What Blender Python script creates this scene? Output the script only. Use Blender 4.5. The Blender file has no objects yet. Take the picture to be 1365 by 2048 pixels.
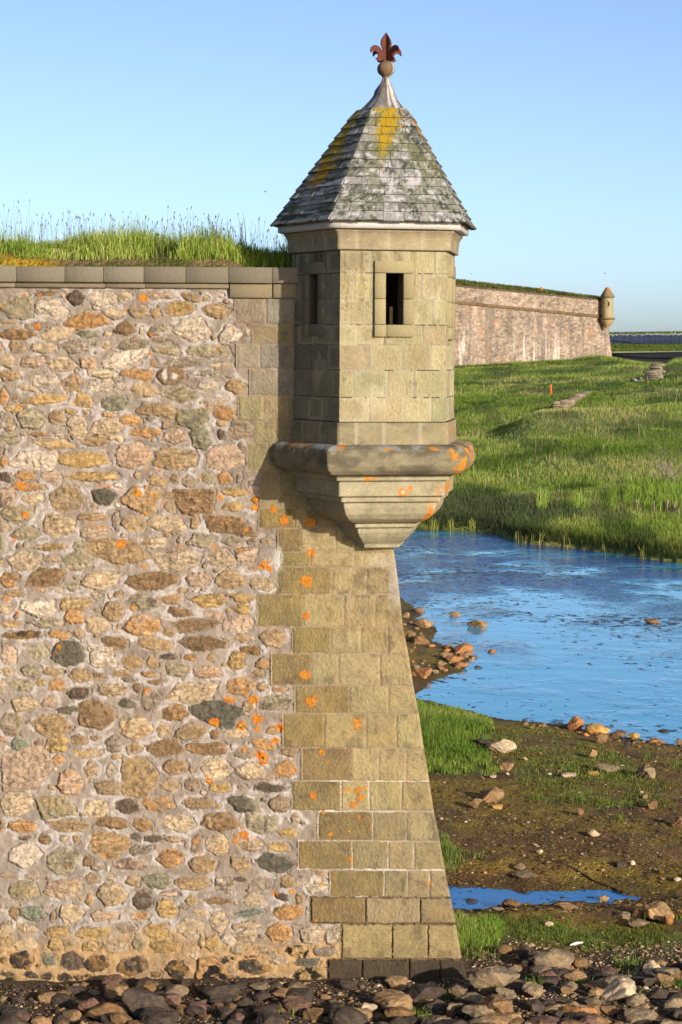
import bpy, math, random
import numpy as np
from mathutils import Vector
rng = np.random.default_rng(7)
random.seed(7)
SC = bpy.context.scene
COL = SC.collection
# ---------------------------------------------------------------- camera model
F = 4125.0; D = 25.0; ZC = 7.39; HY = 700.0; CX = 682.5; ROLL = 0.006
cr, sr = math.cos(ROLL), math.sin(ROLL)
def ray(px, py):
    u = (np.asarray(px, float) - CX) / F; v = (HY - np.asarray(py, float)) / F
    return u * cr - v * sr, u * sr + v * cr
def P(px, py, y):
    u, v = ray(px, py); t = np.asarray(y, float) + D
    return np.stack(np.broadcast_arrays(u * t, y, ZC + v * t), -1)
def G(px, py, z=0.0):                      # pixel -> point on the level plane z
    u, v = ray(px, py); t = (z - ZC) / v
    return np.stack(np.broadcast_arrays(u * t, t - D, z + 0 * t), -1)
GA = 1.0
def lin(c):
    c = np.asarray(c, float) / 255.0
    return GA * np.where(c <= 0.04045, c / 12.92, ((c + 0.055) / 1.055) ** 2.4)
# ---------------------------------------------------------------- noise
def _h(ix, iy, seed):
    n = (ix.astype(np.int64) * 374761393 + iy.astype(np.int64) * 668265263 + seed * 974711) & 0x7fffffff
    n = ((n ^ (n >> 13)) * 1274126177) & 0x7fffffff
    n = ((n ^ (n >> 16)) * 2246822519) & 0x7fffffff
    return (n ^ (n >> 15)) / 2147483647.0
def vnoise(x, y, seed=0):
    x = np.asarray(x, float); y = np.asarray(y, float)
    ix = np.floor(x); iy = np.floor(y); fx = x - ix; fy = y - iy
    fx = fx * fx * (3 - 2 * fx); fy = fy * fy * (3 - 2 * fy)
    a = _h(ix, iy, seed); b = _h(ix + 1, iy, seed); c = _h(ix, iy + 1, seed); d = _h(ix + 1, iy + 1, seed)
    return (a * (1 - fx) + b * fx) * (1 - fy) + (c * (1 - fx) + d * fx) * fy
def fbm(x, y, o=4, seed=0):
    s = 0; a = 0.5; t = 0
    for k in range(o):
        s = s + a * vnoise(x * 2 ** k + 17.3 * k, y * 2 ** k - 9.1 * k, seed + k); t += a; a *= 0.5
    return s / t
def ss(a, b, x):
    t = np.clip((x - a) / (b - a), 0, 1); return t * t * (3 - 2 * t)
def sdpoly(x, y, poly):                    # signed distance, positive inside
    x = np.asarray(x, float); y = np.asarray(y, float)
    d = np.full(x.shape, 1e18); ins = np.zeros(x.shape, bool); n = len(poly)
    for i in range(n):
        ax, ay = poly[i]; bx, by = poly[(i + 1) % n]
        ex, ey = bx - ax, by - ay
        t = np.clip(((x - ax) * ex + (y - ay) * ey) / (ex * ex + ey * ey + 1e-12), 0, 1)
        d = np.minimum(d, (x - ax - t * ex) ** 2 + (y - ay - t * ey) ** 2)
        c = ((ay > y) != (by > y)) & (x < (bx - ax) * (y - ay) / ((by - ay) if by != ay else 1e-12) + ax)
        ins ^= c
    d = np.sqrt(d); return np.where(ins, d, -d)
# ---------------------------------------------------------------- mesh plumbing
def mesh(name, V, faces, cols=None, smooth=False):
    """faces: list of int arrays (n,k)"""
    V = np.asarray(V, float).reshape(-1, 3); me = bpy.data.meshes.new(name)
    faces = [np.asarray(f, np.int64) for f in faces if len(f)]
    me.vertices.add(len(V)); me.vertices.foreach_set('co', V.astype(np.float32).ravel())
    nl = sum(f.size for f in faces); npoly = sum(len(f) for f in faces)
    me.loops.add(nl); me.polygons.add(npoly)
    me.loops.foreach_set('vertex_index', np.concatenate([f.ravel() for f in faces]).astype(np.int32))
    tot = np.concatenate([np.full(len(f), f.shape[1]) for f in faces])
    st = np.concatenate([[0], np.cumsum(tot)[:-1]])
    me.polygons.foreach_set('loop_start', st.astype(np.int32))
    if smooth: me.polygons.foreach_set('use_smooth', np.ones(npoly, bool))
    me.update(calc_edges=True); me.validate()
    if cols is not None:
        a = me.color_attributes.new('Col', 'FLOAT_COLOR', 'POINT')
        c = np.ones((len(V), 4), np.float32); c[:, :3] = np.clip(np.asarray(cols, float).reshape(-1, 3), 0, 1); a.data.foreach_set('color', c.ravel())
    return me
def grid_faces(nr, nc, off=0, keep=None, flip=False):
    i = np.arange(nr - 1)[:, None] * nc + np.arange(nc - 1)[None, :] + off
    q = np.stack([i, i + 1, i + nc + 1, i + nc], -1).reshape(-1, 4)
    if flip: q = q[:, ::-1]
    return q if keep is None else q[keep.ravel()]
class MB:                                  # collects pieces into one mesh
    def __init__(s): s.v = []; s.f = {}; s.c = []; s.n = 0
    def add(s, V, F, c=(1, 1, 1)):
        V = np.asarray(V, float).reshape(-1, 3); F = np.asarray(F, np.int64)
        s.v.append(V); s.c.append(np.broadcast_to(np.asarray(c, float), (len(V), 3)))
        s.f.setdefault(F.shape[1], []).append(F + s.n); s.n += len(V)
    def box(s, p, ex, ey, ez, c=(1, 1, 1), bev=0.0):
        """p corner; ex,ey,ez edge vectors"""
        p, ex, ey, ez = [np.asarray(q, float) for q in (p, ex, ey, ez)]
        if bev <= 0:
            V = [p + a * ex + b * ey + d * ez for d in (0, 1) for b in (0, 1) for a in (0, 1)]
            s.add(V, [(0, 2, 3, 1), (4, 5, 7, 6), (0, 1, 5, 4), (2, 6, 7, 3), (0, 4, 6, 2), (1, 3, 7, 5)], c); return
        L = [np.linalg.norm(e) for e in (ex, ey, ez)]; bx, by, bz = [min(bev / l, .45) for l in L]
        V = []; idx = {}
        for k in (0, 1):
            for j in (0, 1):
                for i in (0, 1):
                    for ax in range(3):
                        q = [i, j, k]; b = (bx, by, bz)
                        w = [q[t] if t == ax else (b[t] if q[t] == 0 else 1 - b[t]) for t in range(3)]
                        idx[(i, j, k, ax)] = len(V); V.append(p + w[0] * ex + w[1] * ey + w[2] * ez)
        Q = []; T = []
        for ax in range(3):
            o = [t for t in range(3) if t != ax]
            for side in (0, 1):
                q = []
                for a, b in ((0, 0), (1, 0), (1, 1), (0, 1)):
                    w = [0, 0, 0]; w[ax] = side; w[o[0]] = a; w[o[1]] = b; q.append(idx[(*w, ax)])
                Q.append(q)
            for a in (0, 1):
                for b in (0, 1):
                    w0 = [0, 0, 0]; w0[o[0]] = a; w0[o[1]] = b; w1 = list(w0); w1[ax] = 1
                    Q.append([idx[(*w0, o[0])], idx[(*w1, o[0])], idx[(*w1, o[1])], idx[(*w0, o[1])]])
        for k in (0, 1):
            for j in (0, 1):
                for i in (0, 1): T.append([idx[(i, j, k, a)] for a in range(3)])
        n0 = s.n; s.add(V, Q, c); s.f.setdefault(3, []).append(np.asarray(T) + n0)
    def tube(s, pts, rad, n=6, c=(1, 1, 1)):
        pts = np.asarray(pts, float); rad = np.broadcast_to(np.asarray(rad, float), (len(pts),))
        V = []
        for i, p in enumerate(pts):
            t = pts[min(i + 1, len(pts) - 1)] - pts[max(i - 1, 0)]; t = t / (np.linalg.norm(t) + 1e-9)
            a = np.cross(t, (0, 0, 1.0)); a = a if np.linalg.norm(a) > .05 else np.cross(t, (0, 1.0, 0)); a /= np.linalg.norm(a); b = np.cross(t, a)
            for k in range(n):
                th = 2 * math.pi * k / n; V.append(p + rad[i] * (math.cos(th) * a + math.sin(th) * b))
        Fq = [(i * n + k, i * n + (k + 1) % n, (i + 1) * n + (k + 1) % n, (i + 1) * n + k) for i in range(len(pts) - 1) for k in range(n)]
        s.add(V, Fq, c)
    def get(s, name, smooth=False):
        V = np.concatenate(s.v); return mesh(name, V, [np.concatenate(s.f[k]) for k in sorted(s.f)], np.concatenate(s.c), smooth)
def fixn(me):                              # consistent outward normals
    import bmesh
    b = bmesh.new(); b.from_mesh(me); bmesh.ops.recalc_face_normals(b, faces=b.faces); b.to_mesh(me); b.free(); return me
def thing(name, label, cat, loc=(0, 0, 0), group=None, kind=None):
    o = bpy.data.objects.new(name, None); COL.objects.link(o); o.location = loc; o.empty_display_size = .3
    o['label'] = label; o['category'] = cat
    if group: o['group'] = group
    if kind: o['kind'] = kind
    return o
def obj(name, me, mat, parent=None, label=None):
    o = bpy.data.objects.new(name, me); COL.objects.link(o)
    if mat is not None and not me.materials: me.materials.append(mat)
    if parent is not None:
        o.parent = parent
        if parent.type == 'EMPTY': o.location = -parent.location
    if label: o['label'] = label
    return o
def tag(o, label, cat, group=None, kind=None):
    o['label'] = label; o['category'] = cat
    if group: o['group'] = group
    if kind: o['kind'] = kind
    return o
# ---------------------------------------------------------------- materials
def newmat(name):
    m = bpy.data.materials.new(name); m.use_nodes = True; nt = m.node_tree; nt.nodes.clear()
    out = nt.nodes.new('ShaderNodeOutputMaterial'); b = nt.nodes.new('ShaderNodeBsdfPrincipled')
    nt.links.new(b.outputs[0], out.inputs[0]); b.inputs['Specular IOR Level'].default_value = .25
    return m, nt, b, out
def node(nt, t, **kw):
    n = nt.nodes.new(t)
    for k, v in kw.items():
        if k in n.inputs.keys() if hasattr(n, 'inputs') else False: n.inputs[k].default_value = v
        else: setattr(n, k, v)
    return n
def mat_v(name, rough=.9, bump=None, var=None, spec=.25, trans=0, objcol=False, metal=0, stretch=(1, 1, 1)):
    m, nt, b, out = newmat(name); L = nt.links.new
    b.inputs['Roughness'].default_value = rough; b.inputs['Specular IOR Level'].default_value = spec; b.inputs['Metallic'].default_value = metal
    at = node(nt, 'ShaderNodeAttribute', attribute_name='Col'); c = at.outputs['Color']
    tc = node(nt, 'ShaderNodeTexCoord'); mp = node(nt, 'ShaderNodeMapping'); mp.inputs['Scale'].default_value = stretch; L(tc.outputs['Object'], mp.inputs[0])
    if objcol:
        oi = node(nt, 'ShaderNodeObjectInfo'); mx = node(nt, 'ShaderNodeMix', data_type='RGBA', blend_type='MULTIPLY'); mx.inputs[0].default_value = 1
        L(c, mx.inputs[6]); L(oi.outputs['Color'], mx.inputs[7]); c = mx.outputs[2]
    if var:
        nz = node(nt, 'ShaderNodeTexNoise'); nz.inputs['Scale'].default_value = var[0]; nz.inputs['Detail'].default_value = 5; nz.inputs['Roughness'].default_value = .65
        L(mp.outputs[0], nz.inputs['Vector'])
        mr = node(nt, 'ShaderNodeMapRange'); mr.inputs[1].default_value = .25; mr.inputs[2].default_value = .75; mr.inputs[3].default_value = 1 - var[1]; mr.inputs[4].default_value = 1 + var[1]
        L(nz.outputs['Fac'], mr.inputs[0]); mx = node(nt, 'ShaderNodeMix', data_type='RGBA', blend_type='MULTIPLY'); mx.inputs[0].default_value = 1
        L(c, mx.inputs[6]); L(mr.outputs[0], mx.inputs[7]); c = mx.outputs[2]
    L(c, b.inputs['Base Color'])
    if bump:
        nz = node(nt, 'ShaderNodeTexNoise'); nz.inputs['Scale'].default_value = bump[0]; nz.inputs['Detail'].default_value = 6; nz.inputs['Roughness'].default_value = .6
        L(mp.outputs[0], nz.inputs['Vector'])
        bp = node(nt, 'ShaderNodeBump'); bp.inputs['Strength'].default_value = bump[1]; bp.inputs['Distance'].default_value = bump[2]
        L(nz.outputs['Fac'], bp.inputs['Height']); L(bp.outputs[0], b.inputs['Normal'])
    if trans:
        tr = node(nt, 'ShaderNodeBsdfTranslucent'); L(c, tr.inputs[0]); ms = node(nt, 'ShaderNodeMixShader'); ms.inputs[0].default_value = trans
        L(b.outputs[0], ms.inputs[1]); L(tr.outputs[0], ms.inputs[2]); L(ms.outputs[0], out.inputs[0])
    return m
M_rubble = mat_v('rubble masonry', .93, (70, .4, .01), (55, .12))
M_ashlar = mat_v('sandstone ashlar', .9, (60, .6, .010), (50, .13), stretch=(1, 1, .55))
M_mould = mat_v('weathered moulded sandstone', .92, (60, .8, .012), (70, .25))
M_shingle = mat_v('lichened roof shingles', .88, (70, .8, .012), (75, .4))
M_lead = mat_v('streaked lead sheet', .78, (30, .4, .012), (22, .35), spec=.25)
M_rust = mat_v('rusted iron', .75, (60, .4, .004), (30, .25))
M_wood = mat_v('weathered painted board', .8, (40, .3, .004), (20, .12))
M_rock = mat_v('foreshore rock', .85, (22, .6, .02), (14, .3), objcol=True)
M_ground = mat_v('mud and turf ground', .9, (19, 1.0, .14), (30, .75))
M_grass = mat_v('grass blades', .7, None, None, trans=.35, spec=.15)
M_far = mat_v('distant masonry', .95, None, (4, .12))
M_dark = mat_v('dark slit and birds', .9)
M_gravel = mat_v('shingle and gravel', .9, (40, .4, .01), (30, .2))
SKY_AIR, SKY_DUST, SKY_OZ, SKY_STR, EXPO, SUN_E = 0.5, 1.15, 1.3, 0.15, 0.50, 5.0
GA = .49
# ================================================================ rubble wall
ARR = [(500, 754), (900, 754), (1050, 778), (1107, 789), (1135, 793), (1190, 800), (1254, 806), (1306, 817), (1371, 827), (1426, 838), (1496, 848), (1562, 859), (1621, 868), (1681, 880), (1738, 890), (1793, 901), (1846, 911), (1917, 924), (1969, 938), (2060, 955)]
def arris(y): return np.interp(y, [a[0] for a in ARR], [a[1] for a in ARR])
Z900 = ZC - 200.0 / F * D
def wallP(px, py):
    u, v = ray(px, py); B = 1 / 6.0
    y = -(Z900 - ZC - v * D) * B / (1 - v * B); y = np.minimum(y, 0)
    sm = np.where(np.asarray(py) < 900, 0.0, y)
    return P(px, py, sm)
PAL0 = {'w': (226, 206, 182), 'c': (208, 180, 142), 'y': (196, 156, 88), 't': (172, 138, 94), 'o': (196, 138, 76), 'b': (128, 94, 58), 'k': (146, 128, 108),
       'd': (88, 72, 60), 'D': (52, 42, 34), 'g': (162, 150, 118), 'n': (128, 126, 100), 'N': (106, 124, 106), 'G': (88, 84, 70), 'p': (198, 164, 136)}
PAL = {k: tuple((.70 if k not in 'DdG' else .84) * q + (.30 if k not in 'DdG' else .16) * m for q, m in zip(v, (172, 154, 126))) for k, v in PAL0.items()}
T1 = """200 57 330 82 b,370 55 465 138 d,0 88 180 208 g,195 108 350 220 w,485 65 637 140 w,655 65 715 108 c,800 60 955 105 p,1000 70 1095 120 k,505 145 545 165 c,565 150 690 215 c,705 135 815 210 k,825 155 880 205 t,915 118 1048 193 y,1105 135 1250 205 t,352 175 590 268 o,0 215 95 242 t,140 232 262 272 k,628 235 740 305 b,810 255 870 320 k,860 235 925 280 g,760 255 785 305 c,962 215 1140 338 w,1200 250 1313 345 w,1150 300 1178 330 t,0 265 185 330 b,210 255 395 333 c,420 273 545 318 n,570 280 615 308 c,815 310 940 345 k,50 335 130 398 t,160 345 312 400 c,340 330 495 400 k,560 330 608 380 c,645 320 800 385 k,830 350 990 408 g,1028 355 1255 420 g,1340 260 1365 305 c,0 405 80 475 c,110 418 245 480 p,268 428 405 495 c,435 415 530 488 p,570 393 795 480 w,820 440 858 475 b,878 433 1115 475 k,1145 450 1275 488 c,0 495 105 550 t,180 505 322 588 w,345 515 455 608 t,495 490 630 533 c,672 490 833 540 o,862 475 1020 570 b,1090 500 1200 518 g,490 545 615 605 w,615 555 712 600 w,718 565 858 638 c,897 580 1082 672 g,1085 555 1190 603 w,1238 545 1340 615 t,80 570 200 605 c,0 595 45 685 o,135 625 370 680 y,412 620 503 692 y,558 630 705 712 n,760 675 952 745 t,35 690 125 720 y,100 703 230 810 g,265 715 355 785 t,355 705 415 738 y,370 740 475 870 c,650 735 775 790 o,485 755 655 870 c,560 722 635 750 o,962 705 1130 810 n,1170 685 1280 760 o,1178 762 1240 800 c,885 768 945 812 k,1245 770 1380 870 k,450 708 490 730 o,0 725 18 760 n,40 755 72 785 y,800 738 845 768 k"""
T2 = """0 68 100 135 g,145 62 260 85 o,195 103 375 152 y,435 75 580 142 t,610 78 655 118 c,690 40 838 92 o,860 52 980 125 p,1000 38 1112 155 n,1140 50 1185 105 d,1255 115 1278 155 b,80 165 290 257 w,0 195 45 245 o,315 165 565 255 y,600 130 790 258 p,810 140 1030 262 t,1085 135 1275 255 p,0 275 62 325 d,78 268 185 315 o,225 270 320 330 p,355 275 630 322 y,708 272 742 308 t,775 288 875 350 t,898 280 940 335 t,952 293 1030 348 k,1065 275 1140 330 g,1140 275 1210 338 o,1243 283 1272 335 k,1303 315 1350 350 g,60 330 228 375 o,0 355 72 460 p,115 385 232 435 c,262 350 437 478 t,488 360 610 440 G,658 345 830 490 t,825 372 945 412 t,862 422 918 488 g,935 355 1125 495 b,1168 358 1297 402 y,1170 430 1278 483 y,10 445 180 540 g,225 488 388 612 c,415 487 570 530 t,587 490 628 578 k,640 500 765 590 t,785 507 980 592 c,1000 503 1042 572 t,1075 508 1337 595 b,0 530 45 595 c,70 565 200 625 g,425 555 565 630 p,188 650 345 688 y,380 640 458 695 g,475 627 765 747 t,743 615 873 668 c,930 612 960 650 g,1005 595 1122 668 g,1163 615 1282 650 g,0 610 28 670 g,85 650 112 675 t,1235 665 1345 745 p,1295 770 1365 795 p,42 695 212 795 c,235 712 310 745 t,338 697 490 780 g,808 680 1045 795 c,1078 675 1225 768 c"""
T3 = """310 0 430 15 c,0 40 88 110 o,145 15 315 105 b,395 32 580 112 c,600 35 860 122 b,325 85 385 122 g,910 40 1025 105 p,1070 25 1188 118 t,1210 55 1340 122 c,1205 8 1275 30 p,20 120 115 155 t,105 170 285 250 w,0 185 55 240 c,295 160 448 222 t,505 175 603 275 t,612 148 765 222 g,555 130 600 160 t,770 150 895 190 t,935 140 1110 205 y,1118 140 1245 178 y,1148 185 1228 238 y,813 208 938 250 b,1005 222 1095 265 p,312 220 410 290 o,10 265 115 305 t,170 265 300 305 g,420 258 530 328 c,615 245 782 342 o,835 260 1060 325 b,1090 250 1232 330 p,20 322 202 363 D,232 320 340 360 o,360 308 412 360 t,800 305 858 352 t,505 348 628 412 b,680 360 850 420 t,885 345 1112 418 b,1145 333 1215 380 t,1268 308 1390 402 t,1180 395 1278 437 D,0 393 78 488 p,135 380 228 468 g,260 372 415 488 G,445 402 560 498 w,590 437 695 510 t,712 445 770 500 t,775 430 872 465 d,900 432 955 470 o,1005 432 1045 468 t,1112 420 1195 515 y,1248 455 1310 512 t,100 485 205 548 g,12 497 65 540 p,215 500 300 545 t,335 503 448 568 t,815 485 920 545 g,945 492 1080 553 p,1222 515 1290 553 t,458 527 530 562 b,550 513 630 540 t,690 520 765 543 o,600 545 660 570 k,728 555 810 582 b,1102 545 1243 635 o,45 560 170 612 g,0 560 28 620 c,240 557 322 610 o,335 597 440 652 d,478 578 620 640 c,648 575 690 620 b,820 575 1045 670 c,1255 575 1300 615 t,686 605 780 715 k,945 660 1165 780 G,1185 660 1245 710 c,1275 640 1420 710 g,60 637 178 715 c,207 640 280 690 p,282 685 378 725 G,575 658 665 700 G,798 690 910 756 b"""
T4 = """0 5 105 118 k,145 15 325 120 t,358 -43 518 93 b,540 35 695 128 c,712 60 775 120 t,798 65 935 132 t,958 95 1000 132 b,1025 85 1128 132 c,1213 70 1275 112 t,50 122 135 188 N,160 140 192 162 b,208 120 312 195 y,320 115 400 160 t,415 115 455 138 t,485 122 545 188 k,572 145 645 205 t,675 135 828 208 b,858 152 1040 208 b,1148 135 1255 180 o,1062 178 1170 218 k,1280 168 1355 210 t,340 178 465 220 c,238 203 298 250 o,0 188 218 372 p,385 235 442 298 t,480 245 530 308 k,512 203 548 222 o,552 225 705 395 t,735 222 852 298 t,912 222 1040 318 c,1075 238 1208 318 c,1250 228 1355 305 o,265 275 382 385 p,435 318 548 388 t,725 322 820 372 t,838 305 915 372 k,963 332 1058 375 y,1085 340 1125 370 k,1155 335 1303 375 d,1208 295 1255 318 t,0 378 148 485 c,162 385 345 490 g,390 408 500 492 c,532 403 628 468 d,650 395 797 462 o,838 402 975 450 t,1040 392 1168 462 G,1228 392 1310 462 t,0 500 18 560 t,40 502 175 557 o,228 497 400 550 t,438 490 590 540 b,610 492 697 553 b,742 475 885 553 c,928 467 1080 555 b,1120 478 1255 558 g,1270 532 1362 580 y,1325 470 1362 515 c,90 572 148 588 d,178 567 232 610 b,270 575 308 595 c,335 570 365 605 t,404 560 577 668 t,597 562 650 600 G,665 572 740 602 d,750 578 825 600 t,868 570 922 650 k,940 572 1040 660 c,1098 587 1195 640 t,1222 600 1322 645 y,592 612 695 658 k"""
T5 = """32 15 165 112 w,190 30 330 138 g,345 65 385 108 b,470 78 608 122 p,655 35 757 112 o,782 70 900 138 t,948 70 1040 130 t,1055 60 1217 132 G,0 138 70 160 t,110 138 165 162 p,375 95 430 125 k,38 168 160 250 g,195 158 338 240 p,355 140 415 182 t,408 175 525 272 c,520 148 578 188 t,593 138 712 200 n,730 152 870 205 t,888 152 970 215 k,962 150 1020 175 d,1030 152 1130 205 k,1160 150 1220 197 t,1262 148 1358 220 w,1295 128 1350 142 o,355 215 390 275 t,553 212 630 290 d,645 245 735 322 y,668 212 730 232 p,770 227 820 268 t,850 235 965 268 b,1005 222 1092 275 c,1140 220 1195 250 d,1222 222 1262 265 t,75 275 190 332 N,42 268 78 328 t,248 268 342 345 c,382 293 492 335 p,540 298 622 332 o,210 295 228 345 t,790 285 860 315 c,865 295 945 382 c,980 288 1095 314 N,1132 270 1262 330 o,0 340 52 388 c,70 348 155 382 c,200 352 282 405 y,310 358 455 412 y,475 343 562 387 k,600 342 702 410 y,735 328 835 395 c,993 338 1070 365 c,980 370 1062 425 c,1095 340 1210 423 o,1240 355 1342 432 c,1348 358 1400 432 w,0 400 65 450 t,68 405 150 458 c,200 415 260 460 y,275 418 312 440 t,345 420 400 462 y,430 415 527 468 t,548 400 597 460 n,620 415 750 470 y,822 388 848 450 y,850 392 915 460 y,915 390 975 435 w,955 435 1005 472 g,1055 435 1145 475 t,1190 435 1280 487 y,1300 440 1395 480 k,40 460 133 532 D,170 465 235 522 n,250 460 343 540 d,350 478 448 545 D,480 485 625 558 D,685 497 777 572 D,818 483 965 612 o,912 485 950 512 D,992 500 1112 555 D,1115 478 1190 515 c,1230 488 1320 525 G,1215 528 1350 590 y,0 480 25 508 D,0 542 62 565 D,95 545 168 572 D,168 548 220 580 D,240 550 300 585 D,305 560 350 578 D,350 555 382 566 D,622 543 668 568 D,962 558 1000 580 D,1055 565 1158 605 k,1000 570 1048 608 t,940 515 975 555 t,5 565 148 650 y,148 597 277 648 y,275 600 378 655 y,405 565 523 650 o,540 575 628 610 y,640 583 695 615 y,665 598 815 655 y,815 625 950 660 y,1150 597 1285 628 D,1285 588 1352 618 y,960 625 1060 660 y,1060 630 1150 662 b,1345 560 1400 590 c,1290 625 1340 650 y,560 635 660 665 b"""
STONES = []
for txt, sx, oy in ((T1, 500 / 1365, 560), (T2, 520 / 1365, 840), (T3, 560 / 1365, 1130), (T4, 600 / 1365, 1420), (T5, 660 / 1365, 1680)):
    for t in txt.split(','):
        a = t.split(); x0, y0, x1, y1 = [float(q) * sx for q in a[:4]]
        STONES.append(((x0 + x1) / 2, oy + (y0 + y1) / 2, (x1 - x0) / 2, (y1 - y0) / 2, a[4]))
# quoins: y0, y1, left, joints, tone, joint kind (0 flush, 1 white, 2 open)
QU = [(598, 647, 471, (533,), 'a', 0), (649, 688, 505, (558,), 'b', 0), (690, 737, 475, (521, 579), 'a', 0), (739, 790, 501, (556,), 'a', 0), (793, 840, 478, (527, 575), 'b', 0),
      (842, 885, 510, (552,), 'b', 0), (887, 940, 496, (537, 585), 'b', 0), (942, 1015, 522, (560, 610), 'b', 0), (1018, 1056, 519, (590, 650), 'c', 0), (1058, 1103, 557, (602, 672), 'c', 0),
      (1105, 1133, 560, (622, 708), 'c', 0), (1135, 1188, 557, (663, 734), 'c', 0), (1190, 1253, 517, (607, 689, 750), 'c', 0), (1255, 1306, 586, (662, 722, 777), 'c', 0),
      (1308, 1370, 544, (623, 678, 761), 'c', 0), (1372, 1426, 591, (699, 777), 'c', 0), (1428, 1495, 567, (649, 732, 794), 'c', 0), (1497, 1561, 605, (702, 758, 813), 'c', 0),
      (1563, 1620, 586, (683, 739, 804), 'c', 1), (1624, 1680, 637, (746, 813), 'e', 1), (1683, 1737, 598, (705, 777, 828), 'e', 1), (1741, 1792, 661, (769, 815, 860), 'e', 1),
      (1796, 1845, 622, (732, 841), 'e', 2), (1849, 1916, 684, (785, 857), 'f', 2), (1920, 1968, 657, (725, 819, 880), 'h', 2), (1971, 1982, 694, (792, 873), 'h', 2)]
QT = {'a': (164, 150, 124), 'b': (158, 142, 104), 'c': (172, 154, 110), 'e': (160, 142, 102), 'f': (174, 154, 106), 'h': (84, 70, 52)}
LICH = [tuple(map(float, q.split())) for q in """80 590 4,288 597 8,75 653 6,301 669 5,300 707 4,328 703 3,437 698 3,252 618 3,267 618 2,50 587 3,44 590 2,40 813 5,3 613 3,139 600 3,44 972 8,36 968 5,50 1029 7,277 986 8,242 983 4,201 971 4,216 975 4,308 992 5,328 1006 4,441 994 6,437 989 4,404 955 4,316 931 3,319 940 3,294 937 3,244 1088 9,180 1050 4,204 1054 4,288 1029 4,361 1094 4,430 1093 5,481 1098 5,511 1014 7,511 998 7,494 1060 4,30 1079 4,271 1079 3,239 1134 3,548 1019 8,569 1039 9,620 1046 10,623 1107 9,629 1128 3,613 1162 11,528 1130 9,539 1137 6,613 1232 8,611 1350 10,622 1403 9,632 1393 4,508 1398 9,513 1439 9,522 1437 6,485 1451 9,515 1459 6,560 1455 8,556 1450 5,553 1480 7,525 1513 11,528 1520 9,645 1505 6,655 1524 3,627 1590 7,701 1578 4,715 1580 6,721 1577 4,721 1596 6,726 1592 4,705 1609 6,711 1606 4,731 1578 3,688 1587 3,689 1578 4,712 1442 6,716 1452 6,720 1440 4,710 1455 3,648 1626 4,662 1667 5,701 1719 5,858 1768 5,642 1768 4,584 1784 5,632 1842 4,268 1216 5,14 1198 5,34 1226 5,119 1293 5,113 1308 3,294 1381 5,456 1400 7,465 1401 6,76 1179 3,320 1241 3,429 1445 9,418 1562 6,490 1670 8,484 1667 5,470 1682 5,478 1685 3,393 1683 5,151 1503 4,489 1498 5,813 1563 3,700 1661 3,719 1634 3,741 1657 2,720 1640 2,400 1707 3,135 1735 3,281 1783 3,320 1702 3,550 1787 5,584 1784 5,289 537 5,33 535 5,128 534 3,155 534 3,310 534 5,325 534 4""".split(',')]
# grid : columns parallel to the arris
sc_ = np.concatenate([np.arange(-1250, -965, 6.0), np.arange(-965, 0.1, 1.55)]); sc_[-1] = 0
py_ = np.arange(566, 2012, 1.55)
PY, S_ = np.meshgrid(py_, sc_, indexing='ij'); PX = S_ + arris(PY)
nr, nc = PX.shape
n1 = fbm(PX / 40, PY / 40, 4, 1); n2 = fbm(PX / 9, PY / 9, 4, 2); n3 = fbm(PX / 90, PY / 60, 3, 3); n4 = vnoise(PX / 2.2, PY / 2.2, 4)
Hh = (n1 - .5) * .03 + (n2 - .5) * .026 + (n4 - .5) * .004
mort = lin((172, 156, 138))
Cc = mort[None, None] * (0.78 + .3 * n1 + .24 * (n2 - .5))[..., None]
Cc = Cc * (1 + (n3 - .5)[..., None] * np.array([.25, .2, .1]))
lowm = ss(1840, 1905, PY + 60 * (n1 - .5))[..., None]
Cc = Cc * (1 - lowm) + lowm * lin((196, 160, 112)) * (.6 + .8 * n2[..., None])
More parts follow.
